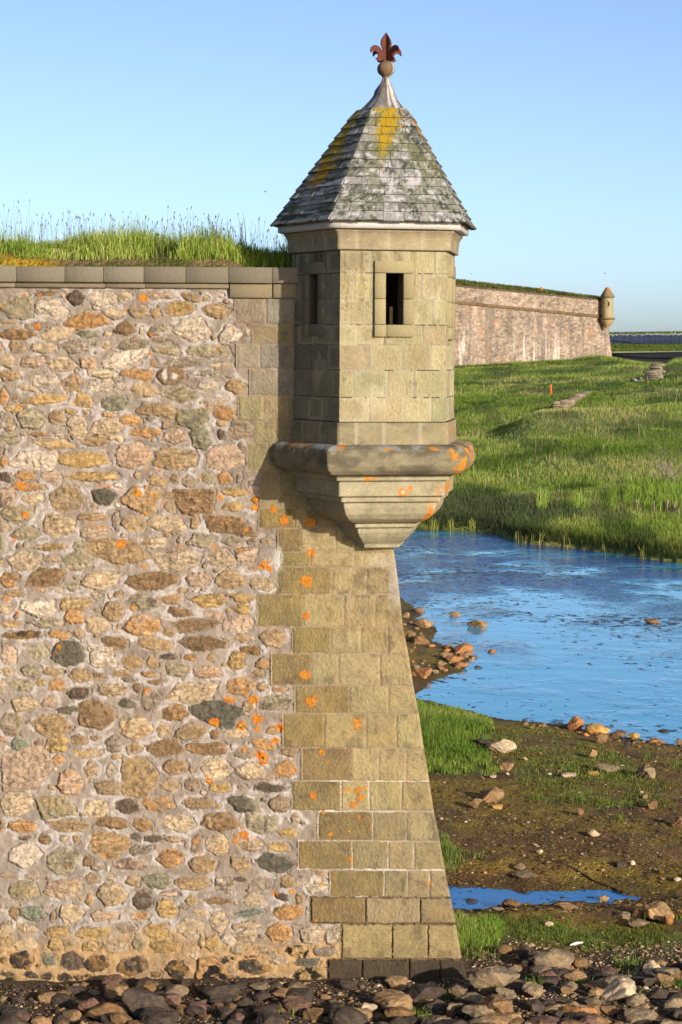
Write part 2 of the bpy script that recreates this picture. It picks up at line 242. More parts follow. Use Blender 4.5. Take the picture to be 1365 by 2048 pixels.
# warped coordinates
WX = PX + 5 * (fbm(PX / 16, PY / 16, 3, 11) - .5) + 3.0 * (vnoise(PX / 4.5, PY / 4.5, 12) - .5)
WY = PY + 5 * (fbm(PX / 16, PY / 16, 3, 13) - .5) + 3.0 * (vnoise(PX / 4.5, PY / 4.5, 14) - .5)
QM = np.zeros(PX.shape, bool)
for q in QU: QM |= (PY > q[0] - 4) & (PY < q[1] + 3) & (PX > q[2] - 4)
NEAR = np.full(PX.shape, 99.0)             # px outside nearest stone
placed = []
def stone(cx, cy, a, b, code, sd):
    r = np.random.default_rng(sd)
    m = 14; r0 = np.searchsorted(py_, cy - b - m); r1 = np.searchsorted(py_, cy + b + m)
    if r1 <= r0: return
    sa = float(arris(cy - b - m)); sb = float(arris(cy + b + m))
    c0 = np.searchsorted(sc_, cx - a - m - max(sa, sb)); c1 = np.searchsorted(sc_, cx + a + m - min(sa, sb))
    if c1 <= c0: return
    W = np.s_[r0:r1, c0:c1]
    rot = r.normal(0, .09); u0 = WX[W] - cx; v0 = WY[W] - cy
    u = u0 * math.cos(rot) + v0 * math.sin(rot); v = -u0 * math.sin(rot) + v0 * math.cos(rot)
    p = r.uniform(2.6, 4.5); th = np.arctan2(v / b, u / a)
    rad = 1 + .10 * np.cos(2 * th + r.uniform(0, 6.3)) * r.uniform(.1, 1) + .09 * np.cos(3 * th + r.uniform(0, 6.3)) + .05 * np.cos(5 * th + r.uniform(0, 6.3))
    q = ((np.abs(u) / a) ** p + (np.abs(v) / b) ** p) ** (1 / p) / rad
    nk = int(r.integers(4, 8)); t0 = r.uniform(0, 6.28); qp = np.zeros(q.shape)
    for k in range(nk):
        t_ = t0 + 6.283 * (k + r.uniform(-.28, .28)) / nk; qp = np.maximum(qp, (u / a * math.cos(t_) + v / b * math.sin(t_)) / r.uniform(.89, 1.11))
    q = np.maximum(q * .86, qp)
    mn = min(a, b); dpx = (q - 1) * mn                 # px outside
    inn = (dpx < 0) & ~QM[W]
    NEAR[W] = np.minimum(NEAR[W], dpx)
    dome = ss(0, 1, np.clip(-dpx / min(mn * .5, 3.2), 0, 1))
    big = min(1.0, mn / 20)
    fx, fy = PX[W] / (5 + 9 * big), PY[W] / (4 + 6 * big); so = int(r.integers(0, 9999))
    rid = 1 - 2 * np.abs(fbm(fx, fy, 4, so) - .5)
    facet = np.zeros(q.shape)
    for k in range(5):
        an = r.uniform(0, 6.28); facet = np.maximum(facet, (u / a * math.cos(an) + v / b * math.sin(an) - r.uniform(.15, .55)) * r.uniform(.4, 1.2))
    hst = dome * r.uniform(.002, .018) * (.6 + big) + dome * ((rid - .6) * .030 * (.5 + big) - facet * .028 * big) + (n4[W] - .5) * .007
    Hh[W] = np.where(inn, hst + .004, Hh[W])
    base = lin(PAL[code]) * r.uniform(.90, 1.12); tone = fbm(PX[W] / r.uniform(6, 16), PY[W] / r.uniform(4, 9), 4, so + 5)
    c = base * (.55 + .9 * tone[..., None])
    alt = lin(PAL[r.choice(list('obckytwd'))]); k2 = ss(.48, .62, fbm(PX[W] / 10, PY[W] / 8, 4, so + 9))[..., None] * r.uniform(.1, .75)
    if code in 'DGNd': k2 = k2 * .5
    c = c * (1 - k2) + alt * k2 * (.6 + .7 * tone[..., None])
    if code == 'D':
        k3 = ss(.5, .62, fbm(PX[W] / 9, PY[W] / 9, 3, so + 3))[..., None] * .75; c = c * (1 - k3) + k3 * lin((170, 128, 70)) * (.5 + .8 * tone[..., None])
    if code in 'oy' and cy > 1900:
        k3 = ss(.5, .56, fbm(PX[W] / 18, PY[W] / 13, 4, so + 3))[..., None]; c = c * (1 - k3) + k3 * lin((46, 38, 30))
    an = r.normal(0, .25); su = u * math.cos(an) + v * math.sin(an); sv0 = -u * math.sin(an) + v * math.cos(an)
    strat = fbm(su / r.uniform(14, 30), sv0 / r.uniform(1.6, 3.2), 3, so + 23); c = c * (1 + (strat - .5)[..., None] * r.uniform(.3, 1.3))
    crk = ss(.045, .0, np.abs(fbm(su / 15, sv0 / 6, 3, so + 27) - .5)) * r.uniform(.2, 1); c = c * (1 - .45 * crk[..., None]); Hh[W] = np.where(inn, Hh[W] - .010 * crk * dome + (strat - .5) * .010 * dome, Hh[W])
    sp = (vnoise(PX[W] / 1.6, PY[W] / 1.6, so + 21)[..., None] - .5) * .38; c = c * (1 + sp)
    rimd = ss(2.5, .2, -dpx)[..., None] * r.uniform(0, .35); c = c * (1 - rimd) + rimd * lin((206, 190, 172))
    Cc[W] = np.where(inn[..., None], c, Cc[W])
    placed.append((cx, cy, a, b))
for i, s in enumerate(STONES): stone(*s, 100 + i)
# small fillers and the unseen left end
r2 = np.random.default_rng(5)
def freep(x, y, a, b, gap):
    for cx, cy, ca, cb in placed:
        if abs(x - cx) < a + ca + gap and abs(y - cy) < b + cb + gap and ((x - cx) / (a + ca + gap)) ** 2 + ((y - cy) / (b + cb + gap)) ** 2 < 1.3: return False
    return True
for k in range(4600):
    x = r2.uniform(-500, 660); y = r2.uniform(585, 1985)
    if x > -20: a, b = (r2.uniform(4, 14), r2.uniform(3, 8)) if k < 2000 else (r2.uniform(3, 8), r2.uniform(2.4, 5))
    else: a, b = r2.uniform(8, 34), r2.uniform(6, 19)
    if any(q[0] - 8 < y < q[1] + 8 and x + a > q[2] - 6 for q in QU) or (y < 600 and x > 450): continue
    if freep(x, y, a, b, 2.2): stone(x, y, a, b, r2.choice(list('ctotbkgpwy' if y < 1900 else 'ytDDkyoc')), 3000 + k)
# mortar: gap at the stone edge, lime rims
edge = (NEAR > 0) & (NEAR < 1.8) & ~QM
Hh = np.where(edge, Hh - .020 * ss(.40, .58, fbm(PX / 14, PY / 14, 3, 31)), Hh)
rim = np.clip(ss(.5, 1.6, NEAR) * (1 - ss(4.0, 9, NEAR)) * ss(.47, .60, fbm(PX / 22, PY / 22, 4, 33)) * (1 - ss(1830, 1900, PY)) * (NEAR > 0), 0, 1) * .55
rim = np.where(QM, 0, rim)[..., None]
Cc = Cc * (1 - rim) + rim * lin((226, 216, 208)) * (.8 + .4 * n2[..., None]); Hh = Hh + rim[..., 0] * .006
bare = ((NEAR > 2) & ~QM)[..., None] * ss(.56, .68, fbm(PX / 70, PY / 45, 4, 35))[..., None] * .45
Cc = Cc * (1 - bare) + bare * lin((140, 118, 100))
# dressed quoins
for qi, (y0, y1, xl, js, tn, jk) in enumerate(QU):
    r = np.random.default_rng(900 + qi)
    W = np.s_[np.searchsorted(py_, y0 - 3.0):np.searchsorted(py_, y1 + 3.0), :]
    px, py = PX[W], PY[W] - 0.004 * (PX[W] - 650); ed = [xl] + list(js) + [5000]
    dj = np.full(px.shape, 99.0); bid = np.zeros(px.shape, int)
    wx = px + 1.6 * (n2[W] - .5) * 2; wy = py + 1.6 * (n2[W] - .5) * 2
    for k, e in enumerate(ed[:-1]): bid += (wx > e); dj = np.minimum(dj, np.abs(wx - e))
    dy = np.minimum(wy - y0, y1 - wy); d = np.minimum(dj - .9, dy)
    ins = px > xl - 2.5
    blk = d > 0
    jc = {0: lin((176, 152, 126)), 1: lin((222, 208, 190)), 2: lin((120, 98, 70))}[jk]
    jd = {0: .006, 1: .002, 2: -.035}[jk]
    tool_a = vnoise(px / 1.9 + py * r.uniform(-.3, .3), py / 7.0, 40 + qi); tool = np.zeros(px.shape)
    for k in range(len(ed)):
        an = r.choice([0, 0, .6, -.6, 1.57]) + r.normal(0, .08); cu = px * math.cos(an) + py * math.sin(an); cv = -px * math.sin(an) + py * math.cos(an)
        tool = np.where(bid == k, vnoise(cu / 2.0, cv / 5, 60 + 7 * qi + k), tool)
    hb = .016 + (tool - .5) * .011 + (n2[W] - .5) * .006 - .006 * (1 - ss(0, 3.5, d))
    base = np.zeros(px.shape + (3,))
    for k in range(len(ed)):
        c = lin(QT[tn]) * r.uniform(.88, 1.1) * (1 + r.normal(0, .02, 3))
        if k == 1 and tn in 'ce': c = c * np.array([.72, .67, .58])
        if k == len(ed) - 1 and tn in 'ce': c = c * .98 + .02 * lin((150, 150, 140))
        if tn == 'a' and k > 1: c = lin((160, 150, 130)) * r.uniform(.85, 1.05)
        hb = np.where(bid == k, hb + r.normal(0, .0035), hb)
        base[bid == k] = c
    st = fbm(px / 22, py / 26, 4, 200 + qi)
    sand = base * (.60 + .55 * st + .22 * tool + .3 * (n4[W] - .5))[..., None]
    yl = ss(.5, .7, fbm(px / 55, py / 40, 3, 77))[..., None] * .16 * (tn in 'ce'); sand = sand * (1 - yl) + yl * lin((182, 142, 58)) * (.7 + .5 * st[..., None])
    dk = ss(.60, .75, fbm(px / 30, py / 34, 4, 300 + qi))[..., None] * (.45 if tn in 'efc' else .25); sand = sand * (1 - dk) + dk * lin((92, 78, 58))
    sp = (vnoise(px / 1.7, py / 1.7, 55)[..., None] > .86) * .25 * (tn in 'ceb'); sand = sand * (1 - sp) + sp * lin((214, 200, 160))
    jn = jc * (.6 + .7 * n2[W][..., None]); fade = (ss(.40, .58, fbm(px / 30, py / 30, 3, 500 + qi)) * .7)[..., None] if jk == 1 else 0; jn = jn * (1 - fade) + fade * lin((158, 138, 108))
    hh = np.where(blk, hb, np.where(jk == 2, jd * ss(.3, .45, n1[W]) + .004, jd)); cc = np.where(blk[..., None], sand, jn)
    sel = ins & (wy > y0 - 2.5) & (wy < y1 + 2.5)
    Hh[W] = np.where(sel, hh, Hh[W]); Cc[W] = np.where(sel[..., None], cc, Cc[W])
# white run at the foot of the corbel, the two lime-splashed stones
for (x, y, rx, ry, k) in ((557, 1118, 9, 26, .85), (283, 983, 7, 9, .8), (331, 750, 5, 12, .9), (350, 752, 6, 6, .85), (765, 1120, 30, 14, .25), (790, 1170, 14, 50, .3)):
    m = (ss(1.3, .5, np.hypot((WX - x) / rx, (WY - y) / ry)) * k)[..., None]; Cc = Cc * (1 - m) + m * lin((224, 216, 206))
for i, (x, y, r) in enumerate(LICH):
    W = np.s_[max(np.searchsorted(py_, y - 2 * r), 0):np.searchsorted(py_, y + 2 * r), :]
    if W[0].start >= W[0].stop: continue
    dd = np.hypot(PX[W] - x, PY[W] - y) / (r * 1.02) + .8 * (fbm(PX[W] / (3 + .6 * r), PY[W] / (3 + .6 * r), 2, 400 + i) - .5)
    m = (ss(1.06, .9, dd) * .96)[..., None]; ring = ss(.25, .75, dd)[..., None]
    c = lin((206, 150, 44)) * (1 - ring) + lin((232, 134, 18)) * ring
    hl_ = ss(.30, .12, dd)[..., None] * (.75 if i % 3 == 0 else .0); c = c * (1 - hl_) + hl_ * lin((196, 176, 120)); m = m * (1 - .6 * (ss(.5, .66, fbm(PX[W] / 2.6, PY[W] / 2.6, 2, 700 + i)) * ss(.2, .6, dd))[..., None]) if r < 6 else m; c = c * (.62 + .62 * n4[W][..., None]) * np.array([1, .86 + .2 * ((i * 37) % 10) / 10, 1]); Cc[W] = Cc[W] * (1 - m) + m * c; Hh[W] += m[..., 0] * .003
# close the arris and soften there
fe = ss(0, 4, -S_); Hh = Hh * fe
Vw = wallP(PX, PY); nrm = np.where((PY < 900)[..., None], np.array([0, -1, 0.]), np.array([0, -.986, .164])); Vw = Vw + nrm * Hh[..., None]
fc = lambda A: (A[:-1, :-1] + A[1:, 1:]) / 2
cx_, cy_ = fc(PX), fc(PY)
alive = ~((cx_ > 612) & (cy_ < 880)); isq = np.zeros(alive.shape, bool)
for q in QU: isq |= (cy_ > q[0] - 2) & (cy_ < q[1] + 2) & (cx_ > q[2] - 2.5)
wall = thing('fortress_wall', 'tall battered rubble wall with sandstone corner blocks, grass along its top', 'wall', tuple(P(300, 1975, -1.1)))
def sub(name, keep, mat):
    Fq = grid_faces(nr, nc, keep=keep, flip=True); used = np.unique(Fq); mp = np.full(nr * nc, -1); mp[used] = np.arange(len(used))
    return obj(name, mesh(name, Vw.reshape(-1, 3)[used], [mp[Fq]], Cc.reshape(-1, 3)[used], True), mat, wall)
sub('rubble_face', alive & ~isq, M_rubble)
sub('quoin', alive & isq, M_ashlar)
# coping and the flat course under it
mb = MB(); r = np.random.default_rng(3)
ztop, zmid, zlow = [float(P(300, q, -.1)[2]) for q in (533.5, 565, 575.5)]
xj = [-600, -490, -385, -290, -190, -90, 33, 130, 207, 288, 372, 458, 545, 604]
for a, b in zip(xj[:-1], xj[1:]):
    xa = float(P(a, 550, -.1)[0]) + .0015; xb = float(P(b, 550, -.1)[0]) - .0015; pj = .10 + r.uniform(-.008, .008)
    c = lin((150, 140, 118)) * r.uniform(.8, 1.1)
    mb.box((xa, -pj, zmid), (xb - xa, 0, 0), (0, .5, 0), (0, 0, ztop - zmid + r.uniform(-.006, .006)), c, .006)
for a, b in zip([-560, -440, -330, -210, -80, 30, 210, 290], [-440, -330, -210, -80, 30, 210, 290, 458]):
    xa = float(P(a, 550, -.1)[0]) + .002; xb = float(P(b, 550, -.1)[0]) - .002
    mb.box((xa, -.048, zlow), (xb - xa, 0, 0), (0, .3, 0), (0, 0, zmid - zlow - .003), lin((146, 132, 106)) * r.uniform(.85, 1.1), .004)
for a, b in ((459, 545), (546, 604)):
    xa = float(P(a, 550, -.1)[0]) + .003; xb = float(P(b, 550, -.1)[0]) - .003; zl = float(P(500, 596, 0)[2])
    mb.box((xa, -.055, zl), (xb - xa, 0, 0), (0, .3, 0), (0, 0, zmid - zl - .003), lin((166, 150, 118)) * r.uniform(.9, 1.05), .008)
me = fixn(mb.get('coping'))
obj('coping', me, M_ashlar, wall)
# return flank (faces away) 
rows = np.arange(520, 2040, 7.0); rowsP = wallP(arris(rows), rows)
rowsP[rows < 900] = P(np.full((rows < 900).sum(), 760.0), rows[rows < 900], np.zeros((rows < 900).sum())) + np.array([0, .9, 0])
ks = np.linspace(0, 9, 200); FV = rowsP[:, None, :] + ks[None, :, None] * np.array([-.12, 1, 0]) - np.array([.045, 0, 0])
cn = fbm(FV[..., 1] * 5, FV[..., 2] * 5, 4, 70)[..., None]
wy_ = FV[..., 1] + .18 * (fbm(FV[..., 1] * 3, FV[..., 2] * 3, 3, 71) - .5); wz_ = FV[..., 2] + .18 * (fbm(FV[..., 1] * 3, FV[..., 2] * 3, 3, 72) - .5)
row_ = np.floor(wz_ / .2); cu_ = wy_ / .36 + .5 * (row_ % 2); cell = _h(np.floor(cu_), row_, 73); fu_ = np.abs(cu_ - np.floor(cu_) - .5) * 2; fv_ = np.abs(wz_ / .2 - row_ - .5) * 2
inn_ = ss(.88, .70, fu_) * ss(.86, .62, fv_) * (cell > .12); FV[..., 0] += .03 * inn_; cn = (cn * .6 + .25 + .5 * (cell[..., None] - .3)) * inn_[..., None] + (1 - inn_[..., None]) * .5
obj('flank_face', mesh('flank_face', FV, [grid_faces(*FV.shape[:2])], lin((170, 145, 105)) * (.5 + cn), True), M_rubble, wall)
mb = MB(); xL = float(P(-600, 700, 0)[0])
mb.box((xL, .48, 6.0), (float(P(604, 550, 0)[0]) - xL, 0, 0), (0, .8, 0), (0, 0, ztop - 6.02), lin((150, 125, 95)))
mb.box((xL, .02, 0), (.2, 0, 0), (0, 8, 0), (0, 0, 7.8), lin((150, 125, 95)))
obj('core', mb.get('core'), M_rubble, wall)
GA = .475
# ================================================================ sentry turret
YF = -1.0
def zf(py): return float(ZC - (py - HY) / F * (D + YF))
def XY(px, y): return P(px, 690, y)[:2]
PL = np.array([XY(583, .05), XY(680, -1.02), XY(892, -.80), XY(909, .35), XY(770, 1.35), XY(620, 1.15)])
def offs(poly, e):
    n = len(poly); out = []; c = poly.mean(0)
    nm = []
    for i in range(n):
        t = poly[(i + 1) % n] - poly[i]; t /= np.linalg.norm(t); q = np.array([t[1], -t[0]])
        if q @ ((poly[i] + poly[(i + 1) % n]) / 2 - c) < 0: q = -q
        nm.append(q)
    for i in range(n):
        a, b = nm[i - 1], nm[i]; A = np.array([a, b]); out.append(np.linalg.solve(A, [a @ poly[i] + e, b @ poly[i] + e]))
    return np.array(out)
def sweep(poly, prof, seg=.035, col=None, cap0=False, cap1=False, noise=.004, seed=0, rev=False):
    """prof: [(e,z)] from top to bottom; columns are spread along each polygon edge"""
    rings = [offs(poly, e) for e, z in prof]; n = len(poly); base = offs(poly, 0)
    seg_n = [max(2, int(np.linalg.norm(base[(i + 1) % n] - base[i]) / seg)) for i in range(n)]
    T = np.concatenate([np.arange(s) / s + i for i, s in enumerate(seg_n)])
    V = []
    for rg, (e, z) in zip(rings, prof):
        i = T.astype(int); f = (T - i)[:, None]; p = rg[i] * (1 - f) + rg[(i + 1) % n] * f
        V.append(np.column_stack([p, np.full(len(T), z)]))
    V = np.array(V); nrw, ncl = V.shape[:2]
    cen = poly.mean(0); rad = V[..., :2] - cen; rad /= np.linalg.norm(rad, axis=-1, keepdims=True) + 1e-9
    s = T * 1.4; h = (fbm(s[None, :] * 9 + 0 * V[..., 2], V[..., 2] * 9, 4, seed) - .5) * 2 * noise
    V[..., :2] += rad * h[..., None]
    idx = np.arange(nrw * ncl).reshape(nrw, ncl); nx = np.roll(idx, -1, 1)
    Q = np.stack([idx[1:], nx[1:], nx[:-1], idx[:-1]], -1).reshape(-1, 4)
    C = col(V, T) if col is not None else np.ones(V.shape)
    return V.reshape(-1, 3), Q, C.reshape(-1, 3)
def dense(pr, dz=.02):
    out = [pr[0]]
    for a, b in zip(pr[:-1], pr[1:]):
        k = max(1, int(np.hypot(a[0] - b[0], a[1] - b[1]) / dz))
        for i in range(1, k + 1): out.append((a[0] + (b[0] - a[0]) * i / k, a[1] + (b[1] - a[1]) * i / k))
    return out
turret = thing('sentry_turret', 'pale sandstone sentry turret corbelled out from wall corner, shingled pointed roof and rusty finial', 'turret', (float(PL[:, 0].mean()), -.2, zf(1107)))
# --- walls: one relief panel per face
def ashlar(p0, p1, rows, holes, seed, tone, joint=(226, 208, 178)):
    L = np.linalg.norm(p1 - p0); t = (p1 - p0) / L; n = np.array([t[1], -t[0]])
    zt, zb = rows[0][0], rows[-1][1]
    us = np.linspace(0, L, max(12, int(L / .0105))); zs = np.linspace(zt, zb, int((zt - zb) / .0105))
    hu = sorted({h[0] for h in holes} | {h[1] for h in holes}); hz = sorted({h[2] for h in holes} | {h[3] for h in holes})
    for v in hu: us[np.argmin(abs(us - v))] = v
    for v in hz: zs[np.argmin(abs(zs - v))] = v
    Z, U = np.meshgrid(zs, us, indexing='ij'); s = seed * 13.7
    nn = fbm(U * 11 + s, Z * 11, 4, seed); fine = vnoise(U * 95 + s, Z * 38, seed + 1); sp = vnoise(U * 130 + s, Z * 130, seed + 5)
    H = np.zeros(U.shape); C = np.zeros(U.shape + (3,)); r = np.random.default_rng(seed)
    uw = U + .006 * (nn - .5); zw = Z + .006 * (nn - .5)
    for (a, b, js) in rows:
        m = (zw <= a + 1e-6) & (zw >= b - 1e-6) if (a, b, js) not in (rows[0], rows[-1]) else ((zw <= a + .02) & (zw >= b - .02))
        if (a, b, js) == rows[0]: m = zw >= b
        if (a, b, js) == rows[-1]: m = zw < a
        ed = [-9] + list(js) + [99]
        for k in range(len(ed) - 1):
            mm = m & (uw >= ed[k]) & (uw < ed[k + 1])
            if not mm.any(): continue
            d = np.minimum(np.minimum(uw - ed[k], ed[k + 1] - uw) * .75, np.minimum(a - zw, zw - b) * 1.5)
            blk = ss(.003, .0065, d); w = r.uniform(.85, 1.12); c = lin(tone) * w * (1 + r.normal(0, .03, 3))
            inn = ss(.0, .10, d) ; st = fbm(U * 6 + s + 3 * k, Z * 7, 4, seed + 20)
            pale = (1 - ss(.015, .07 + .05 * st, d)) * r.uniform(0, .55)
            cc = c * (.70 + .32 * st + .22 * fine + .2 * (sp - .5))[..., None]
            cc = cc * (1 - pale[..., None]) + pale[..., None] * lin((222, 210, 168)) * (.8 + .3 * fine[..., None])
            jj = lin(joint) * r.choice([.55, .7, .8, 1.0]) * (.75 + .45 * nn[..., None])
            cc = cc * blk[..., None] + jj * (1 - blk[..., None])
            hh = (blk - 1) * .0065 + blk * ((fine - .5) * .010 + (sp - .5) * .004 + (nn - .5) * .006) + r.normal(0, .0015)
            H = np.where(mm, hh, H); C = np.where(mm[..., None], cc, C)
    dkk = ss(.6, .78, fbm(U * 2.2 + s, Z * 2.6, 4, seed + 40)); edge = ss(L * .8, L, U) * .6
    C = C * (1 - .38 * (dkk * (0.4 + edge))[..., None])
    pk = ss(.80, .86, vnoise(U * 42 + s, Z * 30, seed + 60)) * ss(.52, .62, fbm(U * 3 + s, Z * 3, 3, seed + 61)); H = H - .006 * pk; C = C * (1 - .28 * pk[..., None])
    dr = ss(.58, .72, fbm(U * 14 + s, Z * 1.3, 4, seed + 62)) * ss(zt - 1.6, zt, Z); C = C * (1 - .30 * dr[..., None] * np.array([.9, 1, 1.1]))
    pl_ = ss(.60, .74, fbm(U * 5 + s, Z * 2.5, 4, seed + 63))[..., None] * .35; C = C * (1 - pl_) + pl_ * lin((226, 214, 176)) * (.8 + .3 * fine[..., None])
    H = H * ss(0, .02, U) * ss(0, .02, L - U)
    V = np.concatenate([(p0 + t * U[..., None] + n * H[..., None]), Z[..., None]], -1)
    keep = np.ones((len(zs) - 1, len(us) - 1), bool); uc = (us[:-1] + us[1:]) / 2; zc_ = (zs[:-1] + zs[1:]) / 2
    for h in holes: keep &= ~((uc[None] > h[0]) & (uc[None] < h[1]) & (zc_[:, None] > h[2]) & (zc_[:, None] < h[3]))
    return V, grid_faces(len(zs), len(us), keep=keep, flip=True), C, t, n, L
zy = lambda z: zf(420 + z * .337)                       # zoom row -> height
ROWY = [(237, 372), (374, 525), (527, 678), (680, 800), (802, 948), (950, 1112), (1114, 1258)]
LA = np.linalg.norm(PL[2] - PL[1]); fu = lambda z: (z - 478) / 627 * LA
FJ = [(655, 890, 1035), (565, 675, 910, 955), (632, 675, 910, 1028), (578, 743, 968), (650, 845, 1015), (557, 760, 917), (653, 860, 1022)]
mb = MB(); holes = {}; frames = []
r = np.random.default_rng(17)
for fi in range(6):
    p0, p1 = PL[fi], PL[(fi + 1) % 6]; L = np.linalg.norm(p1 - p0)
    rows = []
    for k, (a, b) in enumerate(ROWY):
        if fi == 1: js = [fu(q) for q in FJ[k]]
        else:
            m = max(2, int(round(L / .38))); js = [L * (j + (.5 if k % 2 else .15) + r.uniform(-.12, .12)) / m for j in range(m)]; js = [q for q in js if .06 < q < L - .06]
        rows.append((zy(a), zy(b), tuple(js)))
    hl = []
    if fi == 1: hl = [(fu(745), fu(847), zy(678), zy(372))]; fr = (fu(677), fu(910), zy(752), zy(298))
    if fi == 0: hl = [(L * .37, L * .56, zy(674), zy(372))]; fr = (L * .24, L * .69, zy(750), zy(300))
    if fi == 2: hl = [(L * .36, L * .56, zy(690), zy(388))]; fr = (L * .22, L * .70, zy(765), zy(312))
    if fi == 4: hl = [(L * .2, L * .8, zy(1250), zy(390))]
    V, Q, C, t, n, L = ashlar(p0, p1, rows, hl, 31 + fi, (188, 174, 132) if fi != 0 else (160, 148, 118), (208, 196, 168) if fi != 0 else (140, 130, 112))  # left face in darker stone and joints: its shade is in the colour
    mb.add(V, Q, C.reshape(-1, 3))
    if fi in (0, 1, 2): frames.append((p0, t, n, hl[0], fr, fi > 0))
    if hl:                                               # reveal, recess shade put into its darker colour
        h = hl[0]; q = [np.append(p0 + t * u, z) for u, z in ((h[0], h[2]), (h[1], h[2]), (h[1], h[3]), (h[0], h[3]))]; inw = np.append(-n * .30, 0)
        for k in range(4): mb.add([q[k], q[(k + 1) % 4], q[(k + 1) % 4] + inw, q[k] + inw], [(0, 1, 2, 3)], lin((118, 104, 78)))
body = obj('stone_walls', mb.get('stone_walls', True), M_ashlar, turret)
for p0, t, n, h, fr, proud in frames:
    mb = MB(); o = .042 if proud else .012; A = lambda u, z, d=0: np.append(p0 + t * u + n * d, z); r = np.random.default_rng(int(fr[0] * 999))
    midz = (h[2] + h[3]) / 2; um = h[0] + (h[1] - h[0]) * .05
    def slab(u0, u1, z0, z1):
        mb.box(A(u0 + .002, z0 + .002, -.06), A(u1 - .002, z0 + .002, -.06) - A(u0 + .002, z0 + .002, -.06), A(u0, z0, o + r.uniform(-.002, .002)) - A(u0, z0, -.06), (0, 0, z1 - z0 - .004), lin((184, 170, 126) if o > .02 else (146, 136, 110)) * r.uniform(.88, 1.08), .006)  # left frame darker, shade put into its colour
    slab(fr[0], fr[1], h[3], fr[3]); slab(fr[0], um, fr[2], h[2]); slab(um, fr[1], fr[2], h[2])
    for a, b in ((fr[0], h[0]), (h[1], fr[1])): slab(a, b, midz, h[3]); slab(a, b, h[2], midz)
    obj('window_frame', fixn(mb.get('window_frame')), M_ashlar, turret)
# added pale post standing in for a sunlit strip inside the front opening, and the floor
p0, t, n, h, fr, proud = frames[1]
mb = MB(); u0 = fu(798); mb.box(np.append(p0 + t * u0 - n * .26, h[2] - .3), np.append(t * (fu(816) - u0), 0), np.append(-n * .06, 0), (0, 0, zy(568) - h[2] + .3), lin((196, 172, 120)), .004)
obj('light_strip_post', fixn(mb.get('light_strip_post')), M_wood, turret)
fl = offs(PL, -.01); obj('floor_slab', mesh('floor_slab', np.column_stack([fl, np.full(6, zf(880))]), [np.array([[0, 1, 2, 3, 4, 5]])], np.tile(lin((120, 105, 80)), (6, 1))), M_mould, turret)
# --- mouldings
def pxof(V): return CX + V[..., 0] / (V[..., 1] + D) * F
def c_stone(base, seed, dark=.3, orange=None, joints=(), blotch=None):
    def fn(V, T):
        s = T[None, :] * 1.4 + 0 * V[..., 2]; z = V[..., 2]
        a = fbm(s * 5, z * 6, 4, seed); b = fbm(s * 22, z * 22, 3, seed + 3); sp = vnoise(s * 70, z * 70, seed + 4)
        c = lin(base) * (.66 + .45 * a + .3 * (b - .5) + .16 * (sp - .5))[..., None]
        k = ss(.5, .72, fbm(s * 3, z * 9, 4, seed + 8))[..., None] * dark; c = c * (1 - k) + k * lin((74, 66, 52))
        for j in joints: m = (np.abs(T - j) < .016)[None, :, None] * .6; c = c * (1 - m) + m * lin((214, 198, 168))
        if orange: c = orange(V, T, c, a, b)
        return c
    return fn
zz = lambda q: [(e, zf(y)) for e, y in q]
def org_right(lo, y0, y1, amt):
    def fn(V, T, c, a, b):
        k = ss(lo, lo + .15, T)[None, :] * (1 - ss(2.75, 2.95, T))[None, :] * ss(.5, .56, fbm(T[None, :] * 9 + 0 * V[..., 2], V[..., 2] * 9, 3, 91)) * amt
        k = (k * (V[..., 2] < zf(y0)) * (V[..., 2] > zf(y1)))[..., None]; return c * (1 - k) + k * lin((242, 148, 16)) * (.7 + .6 * b[..., None])
    return fn
V, Q, C = sweep(PL, dense(zz([(.012, 845), (.03, 846), (.03, 893)])), col=c_stone((180, 166, 128), 51, .35, org_right(1.98, 840, 895, 1.0), (1.155, 1.42, 1.74, .3, .65, 2.02)), seed=1, noise=.004)
obj('plinth', mesh('plinth', V, [Q], C, True), M_mould, turret)
def ringcol(V, T, c, a, b):
    z = V[..., 2]; s = T[None, :] + 0 * z
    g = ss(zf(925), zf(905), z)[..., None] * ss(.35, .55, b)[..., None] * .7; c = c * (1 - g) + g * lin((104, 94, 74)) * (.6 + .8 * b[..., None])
    g = (ss(zf(904), zf(893), z) * ss(.47, .56, fbm(s * 12, z * 16, 4, 95)))[..., None]; c = c * (1 - g) + g * lin((176, 176, 170)) * (.7 + .5 * b[..., None])
    k = (ss(1.86, 1.95, s) * (1 - ss(2.85, 2.95, s)) * ss(.52, .57, fbm(s * 12, z * 14, 4, 96)))[..., None]; c = c * (1 - k) + k * lin((244, 158, 16)) * (.7 + .6 * b[..., None])
    k = ((z > zf(899)) * ss(.64, .68, fbm(s * 14, z * 20, 3, 97)))[..., None] * .9; c = c * (1 - k) + k * lin((240, 146, 16))
    return c
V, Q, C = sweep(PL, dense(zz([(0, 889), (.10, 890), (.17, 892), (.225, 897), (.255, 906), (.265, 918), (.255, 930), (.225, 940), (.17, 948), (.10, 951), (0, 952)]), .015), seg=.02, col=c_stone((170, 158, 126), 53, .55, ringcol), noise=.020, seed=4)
obj('ring_moulding', mesh('ring_moulding', V, [Q], C, True), M_mould, turret)
